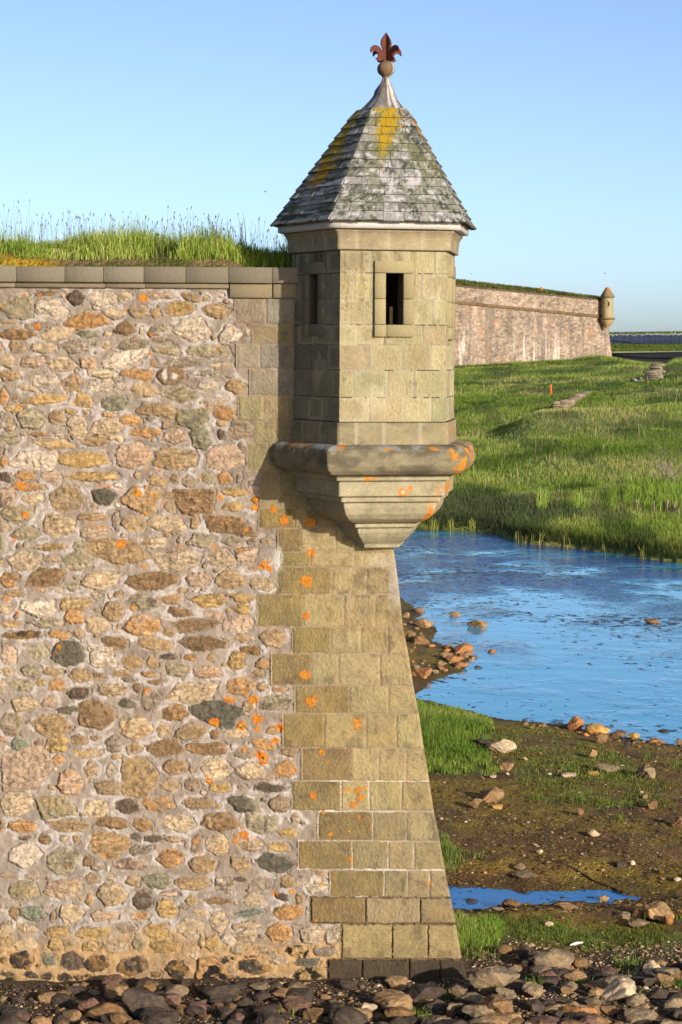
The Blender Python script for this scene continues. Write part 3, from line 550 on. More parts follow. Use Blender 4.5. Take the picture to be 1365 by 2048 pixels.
# corbel on a footprint that runs back into the wall corner
l0 = PL[0] + (PL[0] - PL[1]) * .5; b4 = PL[4] + (PL[4] - PL[3]) * .55
PC = np.array([l0, PL[1], PL[2], PL[3], b4])
def corbcol(V, T, c, a, b):
    z = V[..., 2]; s = T[None, :] + 0 * z
    k = (ss(1.9, 1.97, s) * (1 - ss(2.6, 2.8, s)) * ss(.52, .57, fbm(s * 10, z * 9, 4, 98)) * ss(zf(1062), zf(1040), z))[..., None]; c = c * (1 - k) + k * lin((242, 148, 20)) * (.7 + .6 * b[..., None])
    for (t0, y0, rr) in ((1.60, 985, .055), (1.27, 958, .035), (1.33, 958, .02), (1.67, 975, .025), (1.68, 981, .02)):
        d = np.hypot((s - t0) * 1.25, z - zf(y0)) / rr + .4 * (b - .5); k = ss(1.1, .8, d)[..., None]; o = ss(.25, .5, d)[..., None] if rr > .05 else 1
        c = c * (1 - k) + k * (lin((236, 228, 210)) * (1 - o) + lin((240, 146, 16)) * o)
    k = (np.exp(-((s - 1.62) / .05) ** 2) * ss(zf(985), zf(965), z) * .5)[..., None]; c = c * (1 - k) + k * lin((220, 210, 190))
    return c
prof = zz([(.05, 950), (.048, 953), (.048, 961), (.0, 963), (-.004, 968), (-.006, 993), (-.06, 995), (-.062, 1005), (-.112, 1007), (-.118, 1018), (-.15, 1031), (-.21, 1042), (-.30, 1050), (-.37, 1052), (-.372, 1061), (-.42, 1063), (-.43, 1072), (-.47, 1082), (-.53, 1092), (-.575, 1098), (-.585, 1106), (-.8, 1110)])
V, Q, C = sweep(PC, dense(prof, .014), seg=.025, col=c_stone((206, 194, 156), 55, .2, corbcol), noise=.003, seed=5)
obj('corbel', mesh('corbel', V, [Q], C, True), M_mould, turret)
V, Q, C = sweep(PL, dense(zz([(.0, 499.5), (.045, 499), (.045, 485), (.052, 474), (.072, 466), (.095, 461.5), (.095, 459), (0, 459)])[::-1], .015), col=c_stone((196, 178, 140), 57, .12, None, (1.155, 1.44, 1.755, .2, .5, .75)), noise=.002, seed=6)
obj('cornice', mesh('cornice', V, [Q], C, True), M_mould, turret)
V, Q, C = sweep(PL, zz([(0, 442.5), (.165, 442.5), (.16, 457), (0, 458)]), seg=.2, col=lambda V, T: np.broadcast_to(lin((232, 226, 216)), V.shape) * 1.0, noise=.001)
obj('fascia_board', mesh('fascia_board', V, [Q], C), M_wood, turret)
# --- shingled roof
EV = offs(PL, .235); zE = zf(443.5); AX = XY(769, -.05); zAp = float(ZC - (141 - HY) / F * (D - .05))
def zx(py, s=0): return float(ZC - (py - HY) / F * (D - .05 - 1.15 * s))
sC = .272; roof_at = lambda k, s: np.append(AX + (EV[k] - AX) * s, zAp + (zE - zAp) * s)   # s=1 eave
mb = MB(); NCR = 13; r = np.random.default_rng(23)
def shcol(V, tone, seed, fi):
    x, z = pxof(V), 0; py = HY + (ZC - V[..., 2]) / (V[..., 1] + D) * F; X = V[..., 0] * 1 + V[..., 1] * .7
    a = fbm(X * 9, V[..., 2] * 9, 4, 501); b = vnoise(X * 60, V[..., 2] * 60, 502); d = fbm(X * 48, V[..., 2] * 48, 3, 503)
    c = 1.12 * tone * (.7 + .6 * (b - .5) + .4 * a)[..., None]
    k = ss(.46, .58, d)[..., None] * (.55 if fi == 1 else .7); c = c * (1 - k) + k * 1.2 * lin((154, 160, 138)) * (.55 + .6 * b[..., None])
    k = (ss(.50, .58, fbm(X * 40, V[..., 2] * 40, 3, 504)) * ss(.37, .54, a + (.14 if fi == 0 else 0)))[..., None] * .85; c = c * (1 - k) + k * lin((58, 58, 48))
    k = ss(.62, .65, fbm(X * 14, V[..., 2] * 20, 4, 505))[..., None] * .8; c = c * (1 - k) + k * 1.25 * lin((205, 200, 200))
    k = ss(.45, .6, fbm(X * 4, V[..., 2] * 4, 3, 506))[..., None] * ss(400, 300, py)[..., None] * .5; c = c * (1 - k) + k * lin((128, 128, 52))
    cx = 772 - (py - 230) * .12 if fi == 1 else 700 - (py - 240) * .55
    wdt = np.interp(py, [222, 262, 300, 340], [19, 17, 7, 4]) if fi == 1 else np.interp(py, [230, 300, 400], [5, 12, 10])
    nz = fbm(x / 6, py / 6, 4, 507)
    k = (ss(1.15, .7, np.abs(x - cx) / wdt + (nz - .5) * 4.2) * ss(385 if fi == 0 else 330, 360 if fi == 0 else 275, py) * (fi < 2))[..., None]; c = c * (1 - k) + k * lin((222, 164, 12)) * (.65 + .6 * b[..., None])
    k = (ss(2.2, .6, np.abs(x - cx) / wdt + (nz - .5) * 2) * ss(370, 300, py) * (fi < 2))[..., None] * .45; c = c * (1 - k) + k * lin((160, 150, 40))
    if fi == 2: k = ss(.5, .56, d)[..., None] * ss(330, 240, py)[..., None]; c = c * (1 - k) + k * lin((214, 150, 30))
    return c
def roof_face(fi, rnd):
    k0, k1 = fi, (fi + 1) % 6
    A0, A1 = roof_at(k0, 1), roof_at(k1, 1); L = np.linalg.norm(A1 - A0); tn = (A1 - A0) / L; up = roof_at(k0, .3) - A0
    n = np.cross(tn, up); n /= np.linalg.norm(n); n = n if n[2] > 0 else -n
    ev = np.linspace(1.0, sC, NCR + 1)
    for ci in range(NCR):
        s0 = ev[ci]; s1 = ev[ci + 1] - .018
        x = rnd.uniform(-.15, 0); cuts = [0.0]
        while True:
            x += rnd.uniform(.13, .27)
            if x >= L * s0 - .05: break
            if x > .06: cuts.append(x / (L * s0))
        cuts.append(1.0)
        for ua, ub in zip(cuts[:-1], cuts[1:]):
            nu = max(3, int((ub - ua) * L * s0 / .016)); nv = 7
            lift = .020 + rnd.uniform(0, .008); dp = rnd.uniform(-.004, .004); tone = lin(rnd.choice([(150, 148, 134), (136, 134, 120), (166, 162, 152), (120, 118, 106), (178, 172, 166)])) * rnd.uniform(.85, 1.1)
            if ci == 0 and fi in (0, 1): tone = lin((186, 182, 178)) * rnd.uniform(.75, 1.05)
            g0 = .0025 / (L * s0)
            U, S = np.meshgrid(np.linspace(ua + (g0 if ua > 0 else 0), ub - (g0 if ub < 1 else 0), nu), np.linspace(0, 1, nv))
            sc = s0 + dp * (1 - S) + (s1 - s0) * S
            p = (AX3 + (A0 - AX3) * sc[..., None]) * (1 - U[..., None]) + (AX3 + (A1 - AX3) * sc[..., None]) * U[..., None]
            jag = (vnoise(U * L * 40, ci * 3.3 + 0 * U, 61 + fi) - .5) * .012 * (S < .01)
            p = p + n * (lift * (1 - S) + .004)[..., None] + up / np.linalg.norm(up) * jag[..., None]
            C = shcol(p, tone, ci, fi); q = grid_faces(nv, nu); o = mb.n; mb.add(p, q, C.reshape(-1, 3))
            bt = p[0]; lo = bt - n * (lift + .002); mb.add(np.concatenate([bt, lo]), [(i, nu + i, nu + i + 1, i + 1) for i in range(nu - 1)], C[0][np.r_[0:nu, 0:nu]])
            for e in (0, nu - 1): mb.add([p[0, e], p[-1, e], p[-1, e] - n * .004, p[0, e] - n * lift], [(0, 1, 2, 3)], C[0, e])
AX3 = np.append(AX, zAp)
for fi in range(6): roof_face(fi, np.random.default_rng(40 + fi))
dk = [roof_at(k, .995) - np.array([0, 0, .006]) for k in range(6)] + [roof_at(k, .262) - np.array([0, 0, .02]) for k in range(6)]
mb.add(dk, [(k, (k + 1) % 6, 6 + (k + 1) % 6, 6 + k) for k in range(6)], lin((70, 66, 56)))
ei = offs(PL, 0.0); mb.add([*dk[:6], *[np.append(e, zE - .004) for e in ei]], [(k, (k + 1) % 6, 6 + (k + 1) % 6, 6 + k) for k in range(6)], lin((90, 84, 72)))
roof = obj('roof', mb.get('roof'), M_shingle, turret)
# lead cap flowing into the ball finial
cap = [(226.5, .285), (224, .277), (216, .235), (207, .19), (199, .15), (192, .122), (187, .108), (178, .096), (171, .076), (164, .054), (158, .04), (155, .037)]
M_ = 48; th = np.linspace(0, 2 * math.pi, M_, endpoint=False); EVc = EV - AX
def prad(t):                                            # polygon radius along angle
    d = np.array([math.cos(t), math.sin(t)]); best = 9
    for k in range(6):
        a, b = EVc[k], EVc[(k + 1) % 6]; e = b - a; den = d[0] * e[1] - d[1] * e[0]
        if abs(den) < 1e-9: continue
        tt = (a[0] * e[1] - a[1] * e[0]) / den; w = (a[0] * d[1] - a[1] * d[0]) / den
        if tt > 0 and -1e-6 <= w <= 1 + 1e-6: best = min(best, tt)
    return best
ang = sorted([math.atan2(v[1], v[0]) for v in EVc] + list(np.linspace(-math.pi, math.pi, 42, endpoint=False))); M_ = len(ang)
pr = np.array([prad(t) for t in ang]); V = []
for j, (y, s) in enumerate(cap):
    k = ss(.10, .045, s); rr = pr * s * (1 - k) + k * (s * 1.16)
    for t, q in zip(ang, rr): V.append((AX[0] + q * math.cos(t), AX[1] + q * math.sin(t), zx(y, s)))
V = np.array(V).reshape(len(cap), M_, 3)
i = np.arange(len(cap) * M_).reshape(len(cap), M_); nx = np.roll(i, -1, 1); Q = np.stack([i[:-1], nx[:-1], nx[1:], i[1:]], -1).reshape(-1, 4)
a_ = np.array(ang)[None, :] + 0 * V[..., 2]; c = lin((132, 128, 122)) * (.12 + 1.3 * fbm(a_ * 5, V[..., 2] * 3, 4, 61))[..., None]
k = ss(.50, .58, fbm(a_ * 5, V[..., 2] * 1.2, 3, 62))[..., None] * .85; c = c * (1 - k) + k * 1.3 * lin((214, 206, 198))
k = (ss(.47, .56, fbm(a_ * 5 + 9, V[..., 2] * 1.2, 3, 63)) * ss(zx(215), zx(165), V[..., 2]))[..., None] * .6; c = c * (1 - k) + k * lin((120, 84, 52))
lc = obj('lead_cap', mesh('lead_cap', V, [Q], c.reshape(-1, 3), False), M_lead, turret)
px5 = F / D; lr = [(7.4, 156), (7.2, 154), (9, 151.5), (12.5, 149), (16, 145), (17.6, 140), (17.3, 134), (14.5, 128), (10, 123.8), (6, 122), (2, 121)]
V = np.array([[(AX[0] + q / px5 * math.cos(t), AX[1] + q / px5 * math.sin(t), zx(y)) for t in np.linspace(0, 2 * math.pi, 32, endpoint=False)] for q, y in lr])
i = np.arange(V.shape[0] * 32).reshape(-1, 32); nx = np.roll(i, -1, 1); Q = np.stack([i[:-1], nx[:-1], nx[1:], i[1:]], -1).reshape(-1, 4)
a_ = np.linspace(0, 6.28, 32)[None, :] + 0 * V[..., 2]; c = lin((146, 118, 88)) * (.2 + 1.3 * fbm(a_ * 7, V[..., 2] * 1.2, 4, 66))[..., None]
k = ss(.54, .62, fbm(a_ * 7, V[..., 2] * 1.5, 3, 67))[..., None] * .7; c = c * (1 - k) + k * lin((216, 206, 192))
obj('ball_finial', mesh('ball_finial', V, [Q], c.reshape(-1, 3), True), M_lead, turret)
# fleur-de-lis: two crossed rusted plates
half = [(0, 65), (5, 72), (9.2, 80), (10.4, 87), (8.5, 94), (6, 99.5), (5, 103), (8, 101), (13, 95), (18, 92.2), (23.5, 92.6), (28, 97), (29.8, 103), (29, 108.5), (26, 105), (22, 104), (17.5, 106), (15, 110.5), (15.5, 115), (20, 119.5), (15, 122.5), (10, 122.5), (5, 119), (4.5, 124), (0, 125)]
out = [(x, y) for x, y in half] + [(-x, y) for x, y in half[-2:0:-1]]
def plate(ang, th):
    import bmesh
    b = bmesh.new(); d = np.array([math.cos(ang), math.sin(ang)]); nn = np.array([-d[1], d[0]])
    vs = [b.verts.new((AX[0] + d[0] * 1.34 * x / px5, AX[1] + d[1] * 1.34 * x / px5, zx(y))) for x, y in out]; f = b.faces.new(vs)
    ex = bmesh.ops.extrude_face_region(b, geom=[f])
    for v in [g for g in ex['geom'] if isinstance(g, bmesh.types.BMVert)]: v.co += Vector((nn[0] * th, nn[1] * th, 0))
    for v in b.verts: v.co -= Vector((nn[0] * th / 2, nn[1] * th / 2, 0))
    bmesh.ops.triangulate(b, faces=[f for f in b.faces if len(f.verts) > 4]); bmesh.ops.recalc_face_normals(b, faces=b.faces)
    me = bpy.data.meshes.new('fleur_de_lis'); b.to_mesh(me); b.free(); return me
import bmesh
b = bmesh.new(); b.from_mesh(plate(math.radians(38), .016)); b.from_mesh(plate(math.radians(-50), .016)); me = bpy.data.meshes.new('fleur_de_lis'); b.to_mesh(me); b.free()
a = me.color_attributes.new('Col', 'FLOAT_COLOR', 'POINT'); cc = np.ones((len(me.vertices), 4), np.float32); cc[:, :3] = lin((112, 58, 40)); a.data.foreach_set('color', cc.ravel())
obj('fleur_de_lis', me, M_rust, turret)
GA = .85
# ================================================================ ground and water
ZW = -.12
near_shore = [(500, 1190), (790, 1190), (803, 1200), (822, 1212), (836, 1224), (832, 1238), (862, 1254), (868, 1262), (862, 1280), (905, 1296), (948, 1311), (936, 1328), (930, 1343), (885, 1352), (858, 1360), (840, 1374), (836, 1398), (905, 1412), (971, 1432), (1026, 1441), (1135, 1450), (1211, 1469), (1304, 1484), (1365, 1490), (1500, 1505), (1900, 1530), (2600, 1540)]
far_shore = [(2600, 1180), (1900, 1165), (1500, 1140), (1365, 1127), (1304, 1119), (1204, 1104), (1150, 1097), (1097, 1092), (1060, 1088), (1026, 1081), (997, 1068), (940, 1063), (860, 1060), (700, 1052), (500, 1046)]
POND = [tuple(G(x, y, ZW)[:2]) for x, y in near_shore + far_shore]
POOL = [tuple(G(x, y, ZW)[:2]) for x, y in [(780, 1776), (870, 1774), (905, 1772), (960, 1776), (1010, 1778), (1050, 1784), (1120, 1784), (1180, 1782), (1230, 1780), (1275, 1790), (1300, 1797), (1262, 1802), (1200, 1806), (1130, 1802), (1090, 1808), (1040, 1806), (985, 1812), (935, 1819), (880, 1815), (780, 1812)]]
FS = np.array([G(x, y, ZW)[:2] for x, y in far_shore]); FSd = FS[:, 1] + D; FSp = np.array([p[0] for p in far_shore], float)
def dshore(px): return np.interp(px, FSp[::-1], FSd[::-1])
def hillz(px, d, X, y):
    sd = d - dshore(px)
    cap = np.interp(px, [600, 912, 1050, 1140, 1170, 1195, 1240, 1290, 1325, 1350, 1420, 2000], [5.6, 5.6, 6.0, 6.35, 6.75, 7.0, 6.5, 5.85, 5.65, 6.45, 6.7, 7.0])
    sl = np.interp(px, [600, 912, 1365, 2000], [.030, .031, .040, .044])
    k = np.clip(sd, 0, None); z = .33 * ss(0, .7, sd) + .25 * ss(0, 14, sd) + sl * k
    z = z + ss(6, 30, sd) * ((fbm(X / 13, y / 17, 3, 71) - .5) * 1.5 + (fbm(X / 4, y / 5, 3, 72) - .5) * .35)
    # a low bank crossing the slope, steep toward the left
    cr = 129 + (px - 1100) * .03; z = z + 1.1 * np.exp(-((d - cr) / 8) ** 2) * ss(1000, 1090, px)
    q = z - cap; return np.where(q > -1.2, cap - .35 * np.log1p(np.exp(-np.clip(q, -9, 9) / .35)), z)
def noise_land(X, y): return (fbm(X / 1.1, y / 1.1, 4, 81) - .5) * .10 + (fbm(X / .22, y / .22, 3, 82) - .5) * .045
def landz(X, y):
    X = np.asarray(X, float); y = np.asarray(y, float); d = y + D; px = CX + X / d * F
    w = .35 * (fbm(X / .8, y / .8, 3, 83) - .5) * np.clip(d / 45, .4, 2)
    s1 = sdpoly(X, y, POND) + w; s2 = sdpoly(X, y, POOL) + w * 1.3 + .35 * (fbm(X / .25, y / .3, 3, 84) - .5)
    far = (d - dshore(px)) > -2.5
    z = noise_land(X, y)
    z = z + .20 * np.exp(-((y + 2.2) / 1.1) ** 2) * ss(.8, 2.2, X) * (d < 30)          # rubble bank
    z = np.where(s1 < 0, np.maximum(ZW + .015, ZW + (z - ZW) * ss(0, 2.6, -s1) + .05 * ss(0, .5, -s1)), ZW - np.minimum(s1 * .16, .5))
    z = np.where((s2 > -1.2), np.where(s2 < 0, ZW + (z - ZW) * ss(0, 1.2, -s2) + .012, ZW - np.minimum(s2 * .25, .12)), z)
    hz = hillz(px, d, X, y)
    sdf = d - dshore(px)
    return np.where(far & (sdf > 0), np.maximum(hz + ZW, ZW + .02), np.where(far & (s1 < 0.3), ZW - .2, z))
def P2(px, d): return (px - CX) / F * d, d - D
# masks in picture coordinates of the shore
GR_TALL = [(800, 1380), (838, 1390), (905, 1410), (968, 1432), (990, 1446), (975, 1478), (960, 1502), (1000, 1530), (985, 1552), (900, 1556), (800, 1556)]
GR_SHORT = [(980, 1438), (1140, 1452), (1215, 1500), (1330, 1560), (1365, 1600), (1320, 1622), (1180, 1618), (1100, 1600), (1000, 1548), (950, 1505)]
GR_TUFT = [(860, 1672), (895, 1680), (925, 1706), (930, 1728), (905, 1742), (860, 1742)]
GR_LOW = [(860, 1842), (1010, 1843), (1120, 1850), (1240, 1862), (1365, 1872), (1500, 1880), (1500, 1925), (1365, 1925), (1200, 1910), (1100, 1898), (1015, 1892), (985, 1915), (930, 1918), (860, 1910)]
GR_TALL2 = [(860, 1844), (985, 1844), (1006, 1862), (1010, 1886), (985, 1906), (930, 1914), (860, 1910)]
def pyof(X, y): return HY + ZC / (y + D) * F + 0 * X
def pxo(X, y): return CX + X / (y + D) * F
# --- ground sheet
pxc = np.concatenate([-np.geomspace(9000, 700, 26), np.arange(-600, 700, 22.0), np.arange(700, 1440, 3.6), np.geomspace(1446, 9500, 34)])
dr = np.concatenate([[4, 12, 17], ZC * F / (np.arange(2190, 1040, -3.2) - HY), np.geomspace(90.5, 330, 190), np.geomspace(345, 9000, 30)])
DG, PG = np.meshgrid(dr, pxc, indexing='ij'); XG, YG = P2(PG, DG); ZG = landz(XG, YG)
ZG = np.where(DG > 500, np.minimum(ZG, 5.0), ZG)
pyg = pyof(XG, YG); wv = (fbm(XG / .7, YG / .7, 4, 101) - .5) * 60
a = fbm(XG * 1.6, YG * 1.1, 5, 102)[..., None]; b_ = fbm(XG * 7, YG * 5, 4, 103)[..., None]; sp = vnoise(XG * 22, YG * 18, 104)[..., None]
mud = lin((140, 106, 56)) * (.45 + .7 * a + .5 * (b_ - .5)); alg = ss(.38, .58, fbm(XG / 1.3, YG / 1.0, 4, 105))[..., None] * .85
mud = mud * (1 - alg) + alg * lin((146, 124, 42)) * (.5 + .8 * b_); k = ss(.56, .66, fbm(XG * 2, YG * 1.6, 4, 106))[..., None] * .6; mud = mud * (1 - k) + k * lin((88, 66, 46))
k = (sp > .91) * .7; mud = mud * (1 - k) + k * lin((190, 164, 124))
gcol = lin((112, 120, 48)) * (.5 + .9 * b_)
gm = 0
for pl, amt in ((GR_TALL, 1), (GR_SHORT, .75), (GR_TUFT, .9), (GR_LOW, .85)):
    s = sdpoly(PG, pyg, pl) + wv * (.55 if pl is GR_SHORT else .3); gm = np.maximum(gm, ss(-4, 10, s) * amt * (ss(.42, .55, b_[..., 0]) if pl is GR_SHORT else 1))
C = mud * (1 - gm[..., None]) + gm[..., None] * gcol
rub = (ss(1880, 1935, pyg + wv * .5) * (DG < 30))[..., None]; gv = lin((120, 100, 76)) * (.35 + .6 * b_ + .5 * (sp - .5)); C = C * (1 - rub) + rub * gv
rubl = (rub[..., 0] * ss(760, 640, PG))[..., None] * .6; C = C * (1 - rubl) + rubl * lin((92, 74, 54)) * (.5 + .8 * b_)
s1 = sdpoly(XG, YG, POND); wet = ((s1 > -.5) | (sdpoly(XG, YG, POOL) > -.4))[..., None] * .45; C = C * (1 - wet) + wet * lin((52, 44, 28))
fr_ = (DG < 21.0)[..., None] * .75; C = C * (1 - fr_) + fr_ * lin((62, 54, 42))  # unseen near ground darkened to weaken light bounced onto the wall
hl = (DG > dshore(PG) - .4)
hg = lin((124, 136, 58)) * (.5 + .9 * fbm(XG / 5, YG / 9, 4, 107)[..., None]); k = ss(.52, .66, fbm(XG / 9, YG / 18, 4, 108))[..., None] * .6; hg = hg * (1 - k) + k * lin((150, 142, 84))
C = np.where(hl[..., None], hg, C)
o = obj('ground', mesh('ground', np.stack([XG, YG, ZG], -1), [grid_faces(*XG.shape)], C.reshape(-1, 3), True), M_ground)
tag(o, 'brown mud flat and grassy slope around the pond', 'ground', kind='structure')
# --- water
m, nt, b, out = newmat('pond water'); L = nt.links.new
tc = node(nt, 'ShaderNodeTexCoord'); 
def noise(scale, sx, sy, det=4, rough=.55):
    mp = node(nt, 'ShaderNodeMapping'); mp.inputs['Scale'].default_value = (sx, sy, 1); L(tc.outputs['Object'], mp.inputs[0])
    n = node(nt, 'ShaderNodeTexNoise'); n.inputs['Scale'].default_value = scale; n.inputs['Detail'].default_value = det; n.inputs['Roughness'].default_value = rough; L(mp.outputs[0], n.inputs['Vector']); return n.outputs['Fac']
def mrange(v, a, b2, c=0, d=1):
    r = node(nt, 'ShaderNodeMapRange', clamp=True); r.inputs[1].default_value = a; r.inputs[2].default_value = b2; r.inputs[3].default_value = c; r.inputs[4].default_value = d; L(v, r.inputs[0]); return r.outputs[0]
def math_(op, a, b2):
    n = node(nt, 'ShaderNodeMath', operation=op); 
    for i, q in enumerate((a, b2)):
        if isinstance(q, (int, float)): n.inputs[i].default_value = q
        else: L(q, n.inputs[i])
    return n.outputs[0]
sepy = node(nt, 'ShaderNodeSeparateXYZ'); L(tc.outputs['Object'], sepy.inputs[0])
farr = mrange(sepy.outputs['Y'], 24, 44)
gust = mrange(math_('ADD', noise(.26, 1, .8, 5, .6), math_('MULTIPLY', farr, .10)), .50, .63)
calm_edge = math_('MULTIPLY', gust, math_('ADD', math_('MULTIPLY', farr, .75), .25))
rip = math_('ADD', noise(3.2, 1, .8, 4), math_('MULTIPLY', noise(9, 1, .8, 3), .35))
hgt = math_('ADD', math_('MULTIPLY', rip, math_('ADD', math_('MULTIPLY', calm_edge, .50), .014)), math_('MULTIPLY', noise(.8, .7, 1, 2), .10))
bp = node(nt, 'ShaderNodeBump'); bp.inputs['Distance'].default_value = .16; bp.inputs['Strength'].default_value = 1.0; L(hgt, bp.inputs['Height']); L(bp.outputs[0], b.inputs['Normal'])
weed = mrange(math_('ADD', noise(5.5, .75, .55, 4, .65), math_('MULTIPLY', mrange(noise(.16, .5, 1.1, 3), .36, .66, -.5, .5), .20)), .605, .63)
def cmix(f, A, B):
    mx = node(nt, 'ShaderNodeMix', data_type='RGBA'); L(f, mx.inputs[0])
    for q, k in ((A, 6), (B, 7)):
        if isinstance(q, tuple): mx.inputs[k].default_value = (*q, 1)
        else: L(q, mx.inputs[k])
    return mx.outputs[2]
refl_tint = cmix(calm_edge, (.02, .30, .46), (.004, .055, .22))  # sky reflection painted into the base: light blue calm, dark blue rippled
body = cmix(mrange(sepy.outputs['Y'], 8, 11), (.0, .12, .36), refl_tint)  # near pool gets its own painted sky-reflection blue
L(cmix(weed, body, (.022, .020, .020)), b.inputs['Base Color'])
b.inputs['IOR'].default_value = 1.5; b.inputs['Specular IOR Level'].default_value = .8
L(mrange(weed, 0, 1, .03, .5), b.inputs['Roughness'])
wx = [G(-200, 1040, ZW), G(2600, 1040, ZW)]
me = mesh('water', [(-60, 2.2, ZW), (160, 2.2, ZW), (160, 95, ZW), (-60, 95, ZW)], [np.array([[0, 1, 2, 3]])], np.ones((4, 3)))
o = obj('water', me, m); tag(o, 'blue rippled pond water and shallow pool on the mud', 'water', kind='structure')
# ================================================================ grass
GA = .68
def blades(name, base, h, w, col, lean=.35, tipdark=1.15, seed=0, dirx=None, kind=True, mat=None, label='green grass', facing=.0):
    r = np.random.default_rng(seed); n = len(base); th = r.uniform(0, 2 * math.pi, n); az = r.uniform(0, 2 * math.pi, n)
    if facing: th = th * (1 - facing) + r.normal(0, .6, n) * facing
    ex = np.column_stack([np.cos(th), np.sin(th), np.zeros(n)]) * (w / 2)[:, None]
    ld = np.column_stack([np.cos(az), np.sin(az), np.zeros(n)]) * (h * np.abs(r.normal(0, lean, n)))[:, None]
    if dirx is not None: ld = ld + np.asarray(dirx) * h[:, None]
    up = np.zeros((n, 3)); up[:, 2] = h
    b0 = base - np.array([0, 0, .02]); m1 = base + up * .45 + ld * .25; m2 = base + up * .8 + ld * .62; tp = base + up * (1 - .1 * np.abs(r.normal(0, 1, n)))[:, None] + ld * 1.1
    V = np.stack([b0 - ex, b0 + ex, m1 - ex * .85, m1 + ex * .85, m2 - ex * .5, m2 + ex * .5, tp], 1)
    i = np.arange(n)[:, None] * 7
    Q = np.concatenate([i + np.array([[0, 1, 3, 2]]), i + np.array([[2, 3, 5, 4]])]); T = i + np.array([[4, 5, 6]])
    C = np.stack([col * .8, col * .8, col, col, col * tipdark, col * tipdark, col * tipdark], 1)
    o = obj(name, mesh(name, V, [Q, T], C.reshape(-1, 3)), mat or M_grass); tag(o, label, 'grass', kind='stuff'); return o
def gcolor(n, X, y, pal, seed, sc=.15):
    r = np.random.default_rng(seed); t = np.clip(fbm(X * sc, y * sc, 3, seed) * 1.5 - .25 + r.normal(0, .22, n), 0, .999); pal = np.array([lin(p) for p in pal]); k = t * (len(pal) - 1); i = k.astype(int); f = (k - i)[:, None]
    return (pal[i] * (1 - f) + pal[i + 1] * f) * r.uniform(.75, 1.25, n)[:, None]
GP = [(74, 100, 34), (104, 132, 44), (128, 152, 54), (160, 164, 78)]
# turf on top of the near wall
TX0, TX1 = float(P(-560, 540, .3)[0]), float(P(700, 540, .8)[0])
gx, gy = np.meshgrid(np.linspace(TX0, TX1, 260), np.concatenate([np.linspace(-.03, 1.2, 40), np.linspace(1.4, 9, 20)]))
tz = lambda X, y: ztop - .015 + .09 * ss(0, .12, y) + np.interp(y, [0, .5, 2.2, 9], [0, .10, .30, .30]) + (fbm(X * 3, y * 3, 4, 121) - .5) * .09 * ss(-.02, .2, y) - .10 * ss(float(P(440, 540, 0)[0]), float(P(520, 540, 0)[0]), X)
gz = tz(gx, gy); n1t = fbm(gx * 5, gy * 5, 4, 122)[..., None]
C = lin((96, 96, 40)) * (.5 + .9 * n1t); pxt = pxo(gx, gy)
k = (ss(150, 90, pxt + 60 * (n1t[..., 0] - .5)) * ss(1.0, .4, gy))[..., None]; C = C * (1 - k) + k * lin((168, 136, 34)) * (.5 + n1t)
k = (ss(.5, .62, fbm(gx * 4, gy * 9, 3, 123)) * ss(.5, .1, gy))[..., None] * .7; C = C * (1 - k) + k * lin((150, 126, 86)) * (.6 + .7 * n1t)
o = obj('turf', mesh('turf', np.stack([gx, gy, gz], -1), [grid_faces(*gx.shape)], C.reshape(-1, 3), True), M_ground); tag(o, 'mossy turf bank on top of the near rubble wall', 'turf', kind='structure')
r = np.random.default_rng(51)
n = 24000; X = r.uniform(TX0 + .3, TX1, n); y = np.abs(r.normal(0, .9, n)) + .10; keep = (y < 3.2) & ~((pxo(X, y) > 583) & (y > .05))
dens = ss(.30, .5, fbm(X * 2.2, y * 2.2, 3, 125) + .25 * ss(.25, .8, y)); keep &= (r.random(n) < dens); X, y = X[keep], y[keep]; n = len(X)
z = tz(X, y); pxb = pxo(X, y); lowl = np.interp(pxb, [0, 150, 300, 420, 480, 583], [.9, .85, 1, 1, 1.15, 1.3])
h = r.uniform(.05, .26, n) ** 1.0 * lowl * (.55 + .9 * ss(.4, .62, fbm(X * 1.1, y * .8, 3, 128))) * np.interp(y, [.1, .45, 1.2], [.45, .85, 1.0]) * (.5 + fbm(X * 2.5, y * 2.5, 3, 129) * 1.0)
blades('grass', np.column_stack([X, y, z]), h, r.uniform(.006, .013, n), gcolor(n, X, y, [(110, 132, 46), (144, 168, 62), (170, 186, 78), (200, 196, 122)], 126, 1.2), .4, label='green grass growing on the near wall top', seed=1)
n = 620; X = r.uniform(TX0 + .3, float(P(583, 540, .6)[0]), n); y = r.uniform(.2, 2.2, n); keep = pxo(X, y) < 575; X, y = X[keep], y[keep]; n = len(X)
hs = r.uniform(.18, .50, n) * (.75 + .5 * fbm(X * 1.5, y, 2, 127))
mb = MB()
for i in range(n):
    p = np.array([X[i], y[i], tz(X[i], y[i])]); ln = np.array([r.normal(0, .12), r.normal(0, .08), 0]) * hs[i]; q1 = p + ln * .3 + np.array([0, 0, hs[i] * .6]); q2 = p + ln + np.array([0, 0, hs[i]])
    c = lin((140, 146, 84)) if r.random() < .6 else lin((166, 150, 104)); mb.tube([p, q1, q2], [.0022, .0018, .0012], 3, c)
    if r.random() < .65:
        hd = r.uniform(.02, .05); t = (q2 - q1) / np.linalg.norm(q2 - q1); mb.tube([q2 - t * .005, q2 + t * hd * .4, q2 + t * hd], [.002, r.uniform(.0045, .0075), .0012], 4, lin((124, 98, 74)) * r.uniform(.6, 1.2))
o = obj('grass_stalks', mb.get('grass_stalks'), M_grass); tag(o, 'thin seeding grass stalks along the near wall top', 'grass', kind='stuff')
